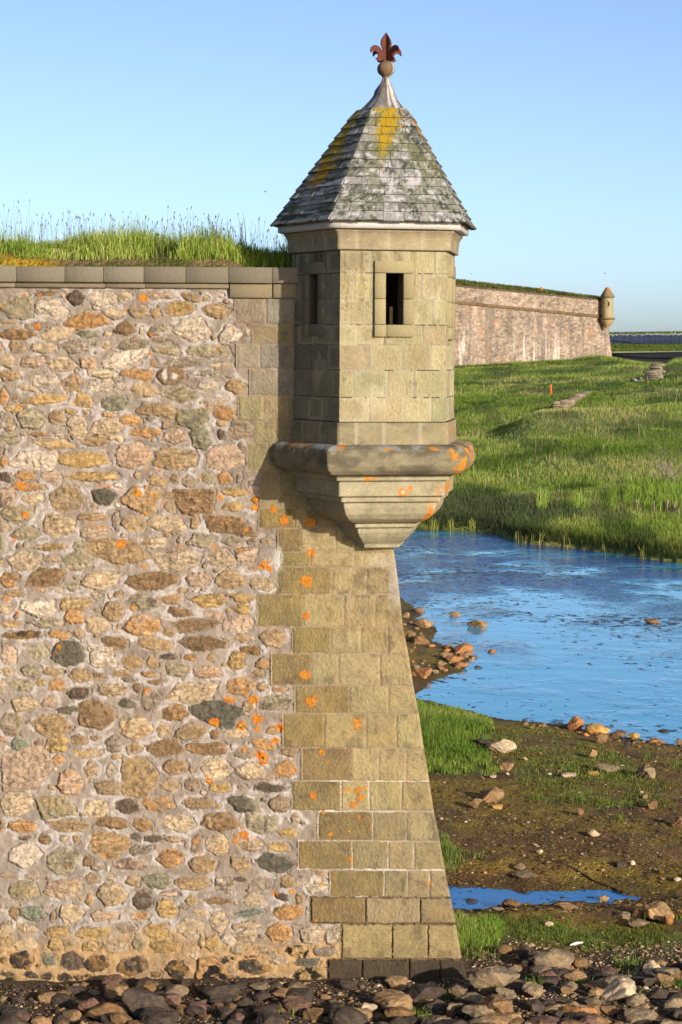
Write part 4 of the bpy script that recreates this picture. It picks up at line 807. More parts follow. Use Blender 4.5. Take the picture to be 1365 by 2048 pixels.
# near shore grass
def scatter_px(n, poly, seed, z0=0):
    r = np.random.default_rng(seed); q = np.array(poly); px = r.uniform(q[:, 0].min(), q[:, 0].max(), n * 3); py = r.uniform(q[:, 1].min(), q[:, 1].max(), n * 3)
    k = sdpoly(px, py, poly) + (fbm(px / 26, py / 12, 3, seed) - .5) * (34 if poly is not GR_TALL else 70) > 0; p = G(px[k][:n], py[k][:n], z0); return p
for (pl, n, hmin, hmax, w, sd, pal, clump) in ((GR_TALL, 12000, .10, .30, .014, 61, [(92, 120, 42), (118, 148, 54), (146, 168, 68), (170, 172, 96)], 0), (GR_SHORT, 20000, .012, .06, .010, 62, [(112, 108, 50), (138, 130, 64), (118, 140, 54)], .50),
                                             (GR_TUFT, 700, .10, .28, .011, 63, [(104, 130, 50), (150, 156, 82)], 0), (GR_LOW, 9000, .02, .065, .008, 64, [(90, 98, 40), (120, 126, 52), (112, 140, 48)], .40), (GR_TALL2, 4200, .12, .32, .010, 65, [(100, 132, 44), (126, 158, 56), (152, 176, 72), (178, 180, 104)], 0)):
    p = scatter_px(n, pl, sd); r = np.random.default_rng(sd)
    if clump:
        k = r.random(len(p)) < ss(clump - .06, clump + .06, fbm(p[:, 0] * 1.6, p[:, 1] * 1.2, 4, sd + 7)); p = p[k]
    p[:, 2] = landz(p[:, 0], p[:, 1]); p = p[p[:, 2] > ZW + .02]; n = len(p); ed = 1
    hh = r.uniform(hmin, hmax, n) * (.5 + fbm(p[:, 0] * 1.5, p[:, 1] * 1.5, 3, sd + 3))
    if not clump: hh = hh * np.interp(sdpoly(CX + p[:, 0] / (p[:, 1] + D) * F, pyof(p[:, 0], p[:, 1]), pl), [-25, 5, 55], [.2, .45, 1.15])
    blades('grass', p, hh, r.uniform(.6, 1.2, n) * w, gcolor(n, p[:, 0], p[:, 1], pal, sd, .8), .35, seed=sd, label={61: 'tall green grass on the near shore beside the wall', 62: 'sparse short grass on the mud near the pond', 63: 'small grass tuft at the wall corner above the pool', 64: 'low turf between the pool and the rocks', 65: 'bright tall grass at the foot of the wall corner'}[sd])
# clods and grit over the open mud
r = np.random.default_rng(58); n = 15000; p = G(r.uniform(845, 1420, n), r.uniform(1450, 1835, n)); k = fbm(p[:, 0] / .8, p[:, 1] / .9, 3, 59) + r.normal(0, .1, n) > .42; p = p[k]; p[:, 2] = landz(p[:, 0], p[:, 1]); p = p[p[:, 2] > ZW + .012]; n = len(p)
sz = np.clip(r.lognormal(-4.35, .55, n), .005, .045); ico = np.array([(0, 0, 1), (.9, 0, .2), (.28, .85, .25), (-.7, .55, .2), (-.75, -.5, .25), (.25, -.9, .2)]); fcs = np.array([(0, 1, 2), (0, 2, 3), (0, 3, 4), (0, 4, 5), (0, 5, 1)])
V = ico[None] * (1 + r.normal(0, .25, (n, 6, 1))) * sz[:, None, None] * np.stack([r.uniform(.8, 1.8, n), r.uniform(.8, 1.5, n), r.uniform(.4, .9, n)], -1)[:, None, :] + p[:, None, :]
GA = .8; pal = np.array([lin(c) for c in ((104, 78, 44), (128, 104, 46), (74, 58, 40), (150, 122, 84), (204, 182, 148))]); C = (pal[r.choice(5, n, p=[.36, .36, .18, .08, .02])] * r.uniform(.7, 1.25, n)[:, None])[:, None, :] + np.zeros((n, 6, 3)); GA = .68
o = obj('mud_clods', mesh('mud_clods', V, [(fcs[None] + 6 * np.arange(n)[:, None, None]).reshape(-1, 3)], C.reshape(-1, 3)), M_gravel); tag(o, 'clods and grit strewn over the open mud', 'mud', kind='stuff')
# tiny tufts on the mud
pts = []
r = np.random.default_rng(66)
for (x, y, k, s) in [(1073, 1602, 40, 12), (1160, 1605, 130, 34), (1230, 1618, 70, 24), (1300, 1616, 60, 20), (1085, 1555, 60, 22), (1215, 1555, 120, 34), (1260, 1562, 60, 18), (1295, 1522, 30, 12), (1355, 1540, 40, 14), (1240, 1650, 15, 8), (950, 1720, 20, 8), (1075, 2005, 30, 14), (880, 2012, 60, 22), (1010, 1998, 60, 18), (1262, 1985, 40, 16), (1355, 2012, 60, 16), (1250, 1945, 60, 22), (1340, 1845, 60, 16), (1300, 1840, 40, 14), (955, 1925, 60, 24), (830, 2040, 50, 18), (700, 2040, 20, 12), (560, 2044, 16, 12), (1265, 2040, 30, 12), (1160, 2008, 30, 14)]:
    q = G(r.normal(x, s, k), r.normal(y, s * .22, k)); pts.append(q)
p = np.concatenate(pts); p[:, 2] = landz(p[:, 0], p[:, 1]); n = len(p)
blades('grass', p, r.uniform(.05, .16, n), r.uniform(.007, .014, n), gcolor(n, p[:, 0], p[:, 1], [(90, 120, 40), (120, 148, 50), (140, 150, 70)], 67, 1), .55, seed=66, label='small green grass tufts among the shore stones')
# far bank and hillside
r = np.random.default_rng(68); n = 185000
px = r.uniform(760, 1480, n); ds = dshore(px); t = r.random(n) ** 1.25; d = ds * (280 / ds) ** t + .15
X, y = P2(px, d); sdist = d - ds; z = landz(X, y); keep = z > ZW + .1; hmod = fbm(X / 3, y / 5, 3, 131)
keep &= r.random(n) < .35 + 1.1 * hmod
X, y, z, d, px, sdist, hmod = [q[keep] for q in (X, y, z, d, px, sdist, hmod)]; n = len(X)
h = (.13 + .29 * hmod * r.uniform(.5, 1.3, n)) * np.interp(sdist, [0, 4, 12, 40], [1.35, 1.5, 1.05, .9]) * np.interp(d, [80, 150, 280], [1, 1, .9])
w = .015 * np.interp(d, [75, 120, 280], [1.1, 1.7, 4.2]) * r.uniform(.7, 1.4, n)
col = gcolor(n, X, y, [(92, 116, 38), (122, 148, 50), (146, 166, 64), (176, 180, 96)], 132, .12)
dry = ss(.54, .68, fbm(X / 8, y / 13, 4, 133)) * (r.random(n) < .6); col = col * (1 - dry[:, None] * .8) + dry[:, None] * .8 * lin((196, 182, 122))
dkg = np.maximum(ss(.54, .64, fbm(X / 6, y / 10, 4, 134)), .8 * ss(.56, .66, fbm(X / 1.8, y / 5, 3, 135))); col = col * (1 - .68 * dkg[:, None] * np.array([1.05, .95, .8]))
edg = ss(3.5, .3, sdist); col = col * (1 - edg[:, None] * .55)  # shade under the overhanging bank grass put into the blade colour
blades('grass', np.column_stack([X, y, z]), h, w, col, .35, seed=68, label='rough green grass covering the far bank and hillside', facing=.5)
# the same slope beyond the frame
r = np.random.default_rng(168); n = 60000; q = r.random(n); px = np.where(q < .35, r.uniform(250, 770, n), r.uniform(1470, 2600, n)); ds = dshore(px); d = ds * (280 / ds) ** (r.random(n) ** 1.2) + .15
X, y = P2(px, d); z = landz(X, y); k = z > ZW + .1; X, y, z, d = X[k], y[k], z[k], d[k]; n = len(X)
blades('grass', np.column_stack([X, y, z]), (.2 + .4 * fbm(X / 3, y / 5, 3, 131)) * r.uniform(.6, 1.3, n), .03 * np.interp(d, [75, 120, 280], [1.1, 1.7, 4.2]) * r.uniform(.7, 1.4, n), gcolor(n, X, y, [(88, 110, 36), (116, 140, 48), (138, 158, 60), (166, 172, 86)], 132, .12), .35, seed=169, label='rough green grass on the slope to either side', facing=.5)
# bright reeds at the far bank
r = np.random.default_rng(69); rp = []
for (xa, xb, ya, yb, k) in [(1075, 1235, 1020, 1048, 700), (1250, 1420, 985, 1045, 1900), (1300, 1450, 1000, 1050, 700)]: rp.append(np.column_stack([r.uniform(xa, xb, k), r.uniform(ya, yb, k)]))
rp = np.concatenate(rp); dd = np.interp(rp[:, 1], [985, 1050], [100, 86]) - (rp[:, 0] - 1075) * .012; X, y = P2(rp[:, 0], dd); z = landz(X, y); n = len(X)
blades('reeds', np.column_stack([X, y, z]), r.uniform(.3, .65, n), r.uniform(.025, .042, n), gcolor(n, X, y, [(106, 132, 44), (130, 156, 56), (154, 172, 76)], 70, .5), .22, seed=69, label='bright green iris reeds on the far pond bank')
# reeds standing in the water edge
px = np.concatenate([r.normal(c, 5, k) for c, k in ((903, 26), (945, 34), (1037, 9), (1045, 4), (1085, 7), (1210, 7), (1138, 5), (1290, 10), (1000, 8), (870, 40), (1065, 5))]); X, y = P2(px, dshore(px) - r.uniform(-.4, .9, len(px))); n = len(px)
blades('reeds', np.column_stack([X, y, np.full(n, ZW)]), r.uniform(.25, .7, n), r.uniform(.02, .034, n), gcolor(n, X, y, [(110, 130, 48), (160, 160, 74), (196, 176, 96)], 71, .6), .3, seed=72, label='yellowing reeds standing in the far pond edge')
# pale dead stems
px = r.uniform(900, 1400, 240); d = np.exp(r.uniform(math.log(90), math.log(190), 240)); k = fbm(px / 60, d / 12, 3, 140) > .45; px, d = px[k], d[k]; X, y = P2(px, d); n = len(X)
blades('dry_stalks', np.column_stack([X, y, landz(X, y)]), r.uniform(.6, 1.3, n) * np.interp(d, [90, 190], [.9, 1.1]), r.uniform(.02, .035, n), np.tile(lin((200, 180, 134)), (n, 1)) * r.uniform(.7, 1.1, n)[:, None], .5, seed=73, label='pale dead stalks scattered over the far slope')
GA = .49
# ================================================================ distant fort
def fw(px): return 262 + (px - 912) * (290 - 262) / (1207 - 912)          # distance of the far wall at column px
def lerp(px, a, b): return a + (np.asarray(px, float) - 912) * (b - a) / (1207 - 912)
YT = lambda p: lerp(p, 572.5, 601.5); YC = lambda p: lerp(p, 604.5, 633.5); YB = lambda p: lerp(p, 729, 706)
far = thing('bastion_wall', 'distant pinkish battered bastion wall with stone cordon and grassy parapet', 'wall', (16, 240, 5))
def strip(px, rowfn, nv, push):
    t = np.linspace(0, 1, nv); PXg, Tg = np.meshgrid(px, t); dd = fw(PXg); ya, yb = rowfn
    V = P(PXg, ya(PXg) + (yb(PXg) - ya(PXg)) * Tg, dd - D); drop = V[0:1, :, 2] - V[..., 2]; V[..., 1] -= push(drop); V[..., 2] = V[0:1, :, 2] - drop
    return V, PXg, Tg
def farcol(V, seed, streak=0):
    x, z = V[..., 0], V[..., 2]
    s = fbm(x / .42, z / .28, 3, seed)[..., None]; k = vnoise(x / .34, z / .2, seed + 1)[..., None]; big = fbm(x / 2.5, z / 3.5, 3, seed + 2)[..., None]
    c = lin((196, 172, 148)) * (.34 + .9 * s + .5 * (k - .5) + .45 * (big - .5)); k2 = vnoise(x / .22 + 7, z / .15, seed + 9)[..., None]; c = c * (.78 + .5 * k2); d = ((k > .78) * (k2 < .5)) * .65; c = c * (1 - d) + d * lin((90, 80, 70)); d = (k < .16) * .65; c = c * (1 - d) + d * lin((226, 204, 172))
    if streak:
        st = fbm(x / .5, z / 6, 4, seed + 4)[..., None]; g = ss(.52, .66, st) * .5; c = c * (1 - g) + g * lin((128, 116, 104))
        low = ss(.15, .8, (V[0:1, :, 2] - z) / 8)[..., None]; w = ss(.56, .66, fbm(x / .30 + 40, z / 4, 4, seed + 5))[..., None] * low * ss(.42, .56, fbm(x / 3, z / 9, 2, seed + 6))[..., None] * .85; c = c * (1 - w) + w * lin((236, 226, 208))
        o = ss(.70, .76, fbm(x / .5, z / 1.4, 3, seed + 7))[..., None] * .5; c = c * (1 - o) + o * lin((206, 150, 96))
    return c
px = np.linspace(560, 1214, 560)
for nm, fn, nv, push, st in (('parapet', (YT, YC), 40, lambda h: h * 0, 0), ('scarp', (YC, lambda p: YB(p) + 22), 150, lambda h: h / 6, 1)):
    V, _, _ = strip(px, fn, nv, push)
    if st: V[..., 0] += (V[0:1, :, 2] - V[..., 2]) / 9 * ss(1190, 1214, px)[None, :] * 1.0
    hb = (fbm(V[..., 0] / .5, V[..., 2] / .3, 3, 151) - .5) * .16; V[..., 1] -= hb
    obj(nm, mesh(nm, V, [grid_faces(*V.shape[:2], flip=True)], farcol(V, 152 + st, st).reshape(-1, 3), True), M_far, far)
def rail(nm, yfn, h, dep, base):
    mb = MB(); r = np.random.default_rng(9)
    for a, b in zip(px[:-1:5], px[5::5]):
        p = P(a, yfn(a), fw(a) - D - dep); q = P(b, yfn(b), fw(b) - D - dep); e = q - p; up = np.array([0, 0, h])
        mb.box(p - up / 2, e * .985, (0, dep + .5, 0), up, lin(base) * r.uniform(.7, 1.1), .05)
    obj(nm, fixn(mb.get(nm)), M_far, far)
rail('cordon', YC, .42, .30, (142, 118, 84)); rail('coping', lambda p: YT(p) - 1.2, .22, .16, (120, 104, 84))
# bastion end, running back out of sight, and its turf
e0 = P(1214, YT(1214), fw(1214) - D); 
V, _, _ = strip(np.array([1214.0]), (YT, lambda p: YB(p) + 22), 60, lambda h: np.maximum(h - 2.1, 0) / 6); V[..., 0] += np.maximum(V[0:1, :, 2] - V[..., 2] - 2.1, 0) / 9
V = np.concatenate([V, V + np.array([-2, 40, 0])], 1); obj('return_face', mesh('return_face', V, [grid_faces(60, 2, flip=True)], np.tile(lin((170, 146, 120)), (120, 1))), M_far, far)
tp = np.linspace(560, 1208, 160); rows = []
ytt = lambda p: np.interp(p, [560, 912, 985, 1060, 1085, 1150, 1198, 1208], [524, 559, 568, 576, 579, 588, 594, 599])
for k, (yy, dd) in enumerate([(YT(tp) - 2.6, 0.05), (YT(tp) * .55 + ytt(tp) * .45, 1.8), (ytt(tp) + .6, 5), (ytt(tp) + 1.2, 12), (ytt(tp) + 8, 40)]): rows.append(P(tp, yy, fw(tp) - D + dd))
V = np.array(rows); V[1:3, :, 2] += (fbm(V[1:3, :, 0] / 2, V[1:3, :, 1], 3, 160) - .5) * .35
o = obj('turf', mesh('turf', V, [grid_faces(*V.shape[:2])], (lin((104, 110, 48)) * (.5 + fbm(V[..., 0] / 1.5, V[..., 1] / 1.5, 3, 161)[..., None])).reshape(-1, 3), True), M_ground); tag(o, 'grassy rampart top behind the distant bastion wall', 'turf', kind='structure')
r = np.random.default_rng(75); n = 9000; q = r.uniform(860, 1206, n); t = r.random(n); yy = (YT(q) - 2.6) * (1 - t) + (ytt(q) + .6) * t; p = P(q, yy, fw(q) - D + .1 + 4.8 * t)
blades('grass', p, r.uniform(.12, .34, n), r.uniform(.05, .10, n), gcolor(n, p[:, 0], p[:, 1], [(86, 92, 40), (118, 120, 54), (146, 138, 78), (104, 124, 50)], 76, .6), .4, seed=77, label='dry green grass on the distant rampart', facing=.6)
# small distant turret
df = 288.5; s_ = df / F
ft = thing('sentry_turret', 'tiny far-off sentry turret on the end of the distant bastion, roof orange with lichen', 'turret', tuple(P(1214, 648, df - D)))
def fpoly(w):                                            # hexagon about the bastion corner, turned like the near one
    c = P(1215.2, 600, df - D)[:2]; return np.array([c + w * s_ * np.array([math.cos(a), math.sin(a)]) for a in np.radians([187, 247, 300, 355, 60, 120])])
def zq(py): return float(ZC - (py - HY) / F * (df - 1))
def prism(nm, prof, colr, seed, smooth=False):
    mb = MB(); V = np.array([np.column_stack([fpoly(w), np.full(6, zq(y))]) for w, y in prof]); n = len(prof)
    Qs = [(i * 6 + k, (i + 1) * 6 + k, (i + 1) * 6 + (k + 1) % 6, i * 6 + (k + 1) % 6) for i in range(n - 1) for k in range(6)]
    me = fixn(mesh(nm, V.reshape(-1, 3), [np.array(Qs)], np.array(colr))); return obj(nm, me, M_far, ft)
br = lambda c, n: [lin(c)] * n
hb = prism('stone_walls', [(11.5, 590), (11.5, 632)], br((192, 176, 132), 12), 1)
prism('cornice', [(11.6, 588.5), (13.5, 589), (12.2, 593), (11.6, 593.2)], br((160, 140, 96), 24), 1)
o1, o2 = lin((204, 142, 60)), lin((150, 138, 108))
prism('roof', [(2.6, 570.8), (4.2, 572.5), (9.5, 581), (15.8, 590.5), (11, 590.6)], [o1] * 6 + [o1] * 6 + [o2, o1 * .4 + o2 * .6, o2, o1, o2, o2] + [o2] * 12, 1)
prism('ring_moulding', [(11.5, 631.5), (15.5, 632.2), (16.2, 633.8), (15.2, 635.8), (11.5, 636.2)], br((150, 126, 84), 30), 1)
prism('corbel', [(12.6, 636), (12.2, 640), (9, 644), (8.4, 646), (5, 649), (4.5, 653)], br((190, 172, 126), 12) + br((204, 164, 96), 6) + br((186, 160, 104), 18), 1)
mb = MB(); a, b = fpoly(11.5)[1], fpoly(11.5)[2]; t = (b - a) / np.linalg.norm(b - a); nn = np.array([t[1], -t[0]])
p = a + (b - a) * .42
for (u, w, z0, z1, dz, cl) in ((0, .17, 608.5, 600.5, .012, (30, 26, 24)),): mb.box(np.append(p + nn * .012, zq(z0)), np.append(t * w, 0), np.append(-nn * .1, 0), (0, 0, zq(z1) - zq(z0)), lin(cl))  # dark box paints the unlit inside of the slit
wn = obj('window', mb.get('window'), M_dark, ft)
mb = MB()
for (u, w, z0, z1) in ((-.12, .10, 610, 599), (.19, .10, 610, 599), (-.12, .41, 599, 597.2), (-.12, .41, 611.6, 610)): mb.box(np.append(p + t * u + nn * .05, zq(z0)), np.append(t * w, 0), np.append(-nn * .1, 0), (0, 0, zq(z1) - zq(z0)), lin((196, 176, 120)))
obj('window_frame', fixn(mb.get('window_frame')), M_far, wn)
# stone lump on the far rampart
mb = MB(); p = P(1071, 580, fw(1071) - D + 4.6); mb.box(p - np.array([0, 0, .3]), (1.0, 0, 0), (0, .6, 0), (0, 0, .56), lin((120, 100, 70)), .06); mb.box(p + np.array([.62, -.02, -.2]), (.42, 0, 0), (0, .5, 0), (0, 0, .58), lin((212, 140, 50)), .06)
o = obj('stone_block', fixn(mb.get('stone_block')), M_far); tag(o, 'small orange-topped stone block in grass on the distant rampart', 'stone block')
# palisade, terrace and retaining wall beyond
def line(px): return 332 + (px - 1221) * .85
def LP(px, y, off=0): return P(px, y, line(px) - D + off)
fn = thing('palisade_fence', 'long shaded plank palisade beyond the distant bastion, dark blue-grey with sunlit tops', 'fence', tuple(LP(1300, 686)))
r = np.random.default_rng(81); mb = MB(); q = 1214.0
while q < 1460:
    w = r.uniform(2.6, 4.6); top = 669 - (q - 1221) * .014 + r.uniform(-1.6, 1.2); bot = 689
    p0, p1 = LP(q, bot), LP(q + w - .35, bot); z1 = LP(q, top)[2]; e = p1 - p0; ez = np.array([0, 0, z1 - p0[2]]); dq = np.array([.08, .02, 0])
    c = lin((48, 64, 92)) * r.uniform(.6, 1.2)  # blue shade painted into the plank colour
    mb.box(p0, e, dq, ez * .86, c, .02); mb.box(p0 + ez * .862, e, dq, ez * .14, lin((168, 172, 170)) * r.uniform(.5, 1.2), .02); q += w  # pale upper piece paints the sunlit plank tops
obj('planks', fixn(mb.get('planks')), M_far, fn)
for nm, yr in (('rail', 679.5),):
    a, b = LP(1214, yr), LP(1460, yr); mb = MB(); mb.box(a + np.array([-.1, -.1, -.09]), b - a, (.07, .02, 0), (0, 0, .18), lin((50, 66, 92))); obj(nm, fixn(mb.get(nm)), M_far, fn)  # rail carries the same painted blue shade
rw = np.linspace(1212, 1480, 120)
V = np.array([LP(rw, 735 + 0 * rw, -30), LP(rw, np.full_like(rw, 704 - 0) - (rw - 1240) * .012, -30)]); me = mesh('retaining_wall', np.concatenate([V, V[1:] + np.array([1.0, .6, 0])]), [grid_faces(3, 120)], (lin((38, 42, 54)) * (.4 + fbm(np.tile(rw, 3) / 3, np.repeat([0, 1, 2.], 120), 3, 163)[:, None])))  # navy tone puts the wall's shade into its colour
o = obj('retaining_wall', me, M_far); a, b = LP(1212, 704.3), LP(1480, 700.5); a, b = LP(1212, 704.2, -30.2), LP(1480, 704 - 2.9, -30.2); mb = MB(); mb.box(a - np.array([0, .2, .14]), b - a, (.5, .3, 0), (0, 0, .2), lin((150, 142, 124))); obj('coping', fixn(mb.get('coping')), M_far, o); tag(o, 'low dark retaining wall in shade below the grassy terrace', 'wall')
V = np.array([LP(rw, 703.6 - (rw - 1240) * .012, -29.6), LP(rw, 699 + 0 * rw, -26), LP(rw, 697 + 0 * rw, -16), LP(rw, 690 + 0 * rw, -9), LP(rw, 687.6 + 0 * rw, -1), LP(rw, 688 + 0 * rw, 3), LP(rw, 669 - (rw - 1221) * .02, 4), LP(rw, 667 - (rw - 1221) * .02, 7), LP(rw, 672 + 0 * rw, 40), LP(rw, 700 + 0 * rw, 90)])
o = obj('terrace', mesh('terrace', V, [grid_faces(*V.shape[:2])], (lin((96, 112, 42)) * (.5 + fbm(V[..., 0] / 2, V[..., 2] * 2, 3, 164)[..., None])).reshape(-1, 3)), M_ground); tag(o, 'grassy terrace with bank behind the distant palisade', 'terrace', kind='structure')
n = 7000; q = r.uniform(1214, 1440, n); k = r.integers(0, 3, n); t = r.random(n)
lo = np.array([-29.4, -15, 5])[k]; yy = np.where(k == 0, 703 - (q - 1240) * .012 - 4 * t, np.where(k == 1, 696 - 6 * t, 667.5 - (q - 1221) * .02)); oo = np.where(k == 0, -29.4 + 3.2 * t, np.where(k == 1, -15.5 + 6 * t, 5 + t)); p = LP(q, yy, oo)
blades('grass', p, r.uniform(.15, .38, n), r.uniform(.06, .12, n), gcolor(n, p[:, 0], p[:, 1], [(84, 108, 36), (110, 136, 44), (132, 150, 60)], 82, .3), .4, seed=83, label='green grass on the distant terrace', facing=.6)
# survey stake, ruin stub, ruined wall foundation, post row, shrub
def hill_hit(px, py):
    d = np.geomspace(80, 300, 3000); X, y = P2(px, d); z = landz(X, y); pyy = HY + (ZC - z) / d * F; k = np.argmax(pyy <= py + (px - CX) * ROLL * 0); return float(d[k])
def hp(px, py): d = hill_hit(px, py); X, y = P2(px, d); return np.array([X, y, float(landz(X, y))]), d / F
p, s = hp(1103, 790); mb = MB(); mb.box(p + np.array([-2.1 * s, 0, -.1]), (4.2 * s, 0, 0), (0, .06, 0), (0, 0, 21 * s + .1), lin((236, 120, 24)), .02); mb.box(p + np.array([-2.1 * s, .004, 21 * s]), (4.2 * s, 0, 0), (0, .05, 0), (0, 0, .1), lin((244, 170, 90)), .015)
o = obj('survey_stake', fixn(mb.get('survey_stake')), M_wood); tag(o, 'bright orange survey stake upright in the hillside grass', 'stake')
def masonry(nm, pts_lo, h, th, sd, base, blk=.42, jit=.05):
    mb = MB(); r = np.random.default_rng(sd)
    for a, b, ha, hb_ in zip(pts_lo[:-1], pts_lo[1:], h[:-1], h[1:]):
        e = b - a; L = np.linalg.norm(e); n_ = np.array([-e[1], e[0], 0]) / max(L, 1e-6)
        if n_[1] < 0: n_ = -n_
        k = max(1, int(L / blk))
        for i in range(k):
            hh = ha + (hb_ - ha) * (i + .5) / k + r.uniform(-3, 2) * jit; zc_ = -.15
            while zc_ < hh:
                bh = r.uniform(.14, .26); u = a + e * (i / k); mb.box(u + np.array([0, 0, zc_]) + n_ * r.uniform(-jit, jit) + e / k * r.uniform(-.1, .1) * (1 + 12 * (jit > .1)) * .5, e / k * r.uniform(.7, 1.2), n_ * th, (0, 0, bh * .94), lin(base) * r.uniform(.6, 1.25), .035); zc_ += bh
    return fixn(mb.get(nm))
p, s = hp(1312, 757); q = p + np.array([22 * s, 1.6, 0])
o = obj('ruined_wall', masonry('ruined_wall', [p, (p + q) / 2, q], [21 * s, 24 * s, 25 * s], 1.3, 85, (176, 158, 134), .30, .22), M_far); tag(o, 'upright stub of grey rubble masonry on the hillside below the palisade', 'ruin')
pts = [hp(x, y)[0] for x, y in ((1106, 819), (1134, 817), (1150, 808), (1165, 798), (1184, 787))]
o = obj('ruined_foundation', masonry('ruined_foundation', pts, [.46, .46, .36, .26, .12], .6, 86, (178, 156, 128)), M_far); tag(o, 'low ruined stone foundation line running up the grassy slope', 'ruin')
p, s = hp(1270, 760); o = obj('ruined_foundation', masonry('ruined_foundation', [p, p + np.array([20 * s, .5, 0])], [.22, .35], .8, 87, (170, 160, 150), .35), M_far); tag(o, 'small low heap of grey masonry left of the ruin stub', 'ruin')
r = np.random.default_rng(90)
for i, (x, y, hpx) in enumerate([(1275, 1050, 17), (1310, 1046, 17), (1329, 1047, 16), (1337, 1045, 19), (1345, 1050, 13), (1351, 1048, 18), (1361, 1047, 12)]):
    d = 84 - (x - 1275) * .02; X, yy = P2(x, d); z = float(landz(X, yy)); s = d / F; mb = MB(); mb.tube([(X, yy, z - .3), (X + r.normal(0, .02), yy, z + hpx * s * 1.2), (X + r.normal(0, .03), yy, z + hpx * s * 1.9), (X, yy, z + hpx * s * 1.93)], [.05, .05, .045, .005], 7, lin((170, 150, 120)) * r.uniform(.7, 1.1))
    o = obj('wooden_post', mb.get('wooden_post'), M_wood); tag(o, 'short weathered post in row by reeds on far pond bank', 'post', 'posts in the reeds on the far bank')
# dead shrub
X, yy = P2(1345, 97); z = float(landz(X, yy)); mb = MB(); r = np.random.default_rng(91)
def twig(p, d, L, rad, k):
    q = p + d * L; mid = (p + q) / 2 + r.normal(0, .06, 3) * L; mb.tube([p, mid, q], [rad, rad * .8, rad * .55], 5, lin((168, 150, 138)) * r.uniform(.7, 1.1))
    if k: 
        for _ in range(r.integers(2, 4)): nd = d + r.normal(0, .5, 3); nd[2] = abs(nd[2]) * .8 + .1; twig(q if r.random() < .6 else mid, nd / np.linalg.norm(nd), L * r.uniform(.55, .8), rad * .55, k - 1)
for _ in range(7): dd = np.array([r.normal(-.2, .6), r.normal(0, .3), r.uniform(.5, 1)]); twig(np.array([X + r.normal(0, .3), yy, z]), dd / np.linalg.norm(dd), r.uniform(.6, 1.0), .03, 3)
o = obj('dead_shrub', mb.get('dead_shrub'), M_wood); tag(o, 'bare grey dead shrub on far bank behind the reeds', 'shrub')
# birds
def bird(px, py, d, span, label, tilt):
    p = P(px, py, d); mb = MB(); k = span
    mb.tube([p + np.array([-.20 * k, 0, .02 * k]), p + np.array([-.05 * k, 0, 0]), p + np.array([.10 * k, 0, 0]), p + np.array([.2 * k, 0, .03 * k])], [.012 * k, .055 * k, .05 * k, .01 * k], 8, lin((40, 38, 40)))
    for sg in (-1, 1):
        a = p + np.array([.06 * k, 0, .02 * k]); b_ = a + np.array([.04 * k + sg * .18 * k, sg * .25 * k, .12 * k + tilt]); c = b_ + np.array([-.12 * k + sg * .14 * k, sg * .2 * k, -.05 * k]); a2 = p + np.array([-.08 * k, 0, .02 * k]); up = np.array([0, 0, .012 * k])
        b2 = b_ + np.array([-.13 * k, 0, -.02 * k]); V = [a, b_, c, b2, a2]; mb.add([*V, *[v + up for v in V]], [(0, 1, 3, 4), (5, 9, 8, 6), (0, 5, 6, 1), (4, 3, 8, 9)], lin((44, 42, 44))); mb.add([b_, c, b2, b_ + up, c + up, b2 + up], [(0, 1, 2), (3, 5, 4)], lin((44, 42, 44)))
    o = obj('bird', mb.get('bird'), M_dark); tag(o, label, 'bird')
bird(1210, 547, 200, .5, 'tiny dark bird flying above the distant turret', 0); bird(531, 384, 90, .26, 'tiny dark bird in the sky left of the turret roof', .02); bird(943, 548, 200, .34, 'tiny dark bird over the left end of the distant rampart', .01)
GA = .74
# ================================================================ rocks
import bmesh
def rockmesh(seed, flat=1.0):
    r = np.random.default_rng(seed); b = bmesh.new(); bmesh.ops.create_icosphere(b, subdivisions=4, radius=1.0)
    V = np.array([v.co[:] for v in b.verts]); n = V / np.linalg.norm(V, axis=1)[:, None]
    pn = r.normal(0, 1, (11, 3)); pn /= np.linalg.norm(pn, axis=1)[:, None]; pd = r.uniform(.55, 1.0, 11)
    dt = n @ pn.T; rr = np.where(dt > .08, pd / np.maximum(dt, .08), 9); s = 45; rad = -np.log(np.exp(-s * np.minimum(rr, 1.15)).sum(1) + np.exp(-s * 1.12)) / s
    rad = np.clip(rad, .35, 1.2)
    nz = lambda f, sd: fbm(n[:, 0] * f + n[:, 2] * f * .7 + 9, n[:, 1] * f - n[:, 2] * f * .6 + 5, 4, sd)
    rad = rad * (1 + (nz(3, seed) - .5) * .28 + (nz(9, seed + 1) - .5) * .13); V = n * rad[:, None]
    for v, c in zip(b.verts, V): v.co = c
    lo, hi = V.min(0), V.max(0); V = (V - (lo + hi) / 2) / (hi - lo); V[:, 2] += .5       # unit box, base at z=0
    for v, c in zip(b.verts, V): v.co = c
    me = bpy.data.meshes.new('rock'); b.to_mesh(me); b.free(); me.polygons.foreach_set('use_smooth', np.ones(len(me.polygons), bool))
    try: me.set_sharp_from_angle(angle=math.radians(24))
    except Exception: pass
    t = nz(4, seed + 3); t2 = nz(12, seed + 4); c = np.ones((len(V), 4), np.float32); tone = (.5 + .75 * t + .5 * (t2 - .5)); c[:, :3] = tone[:, None]
    k = ss(.56, .66, nz(3.2, seed + 6)) * .7; c[:, :3] = c[:, :3] * (1 - k[:, None]) + k[:, None] * np.array([1.35, 1.25, 1.1]); k = ss(.58, .68, nz(5, seed + 8)) * .6; c[:, :3] = c[:, :3] * (1 - k[:, None]) + k[:, None] * np.array([.42, .38, .34])
    a = me.color_attributes.new('Col', 'FLOAT_COLOR', 'POINT'); a.data.foreach_set('color', np.clip(c, 0, 1.6).ravel()); me.materials.append(M_rock); return me
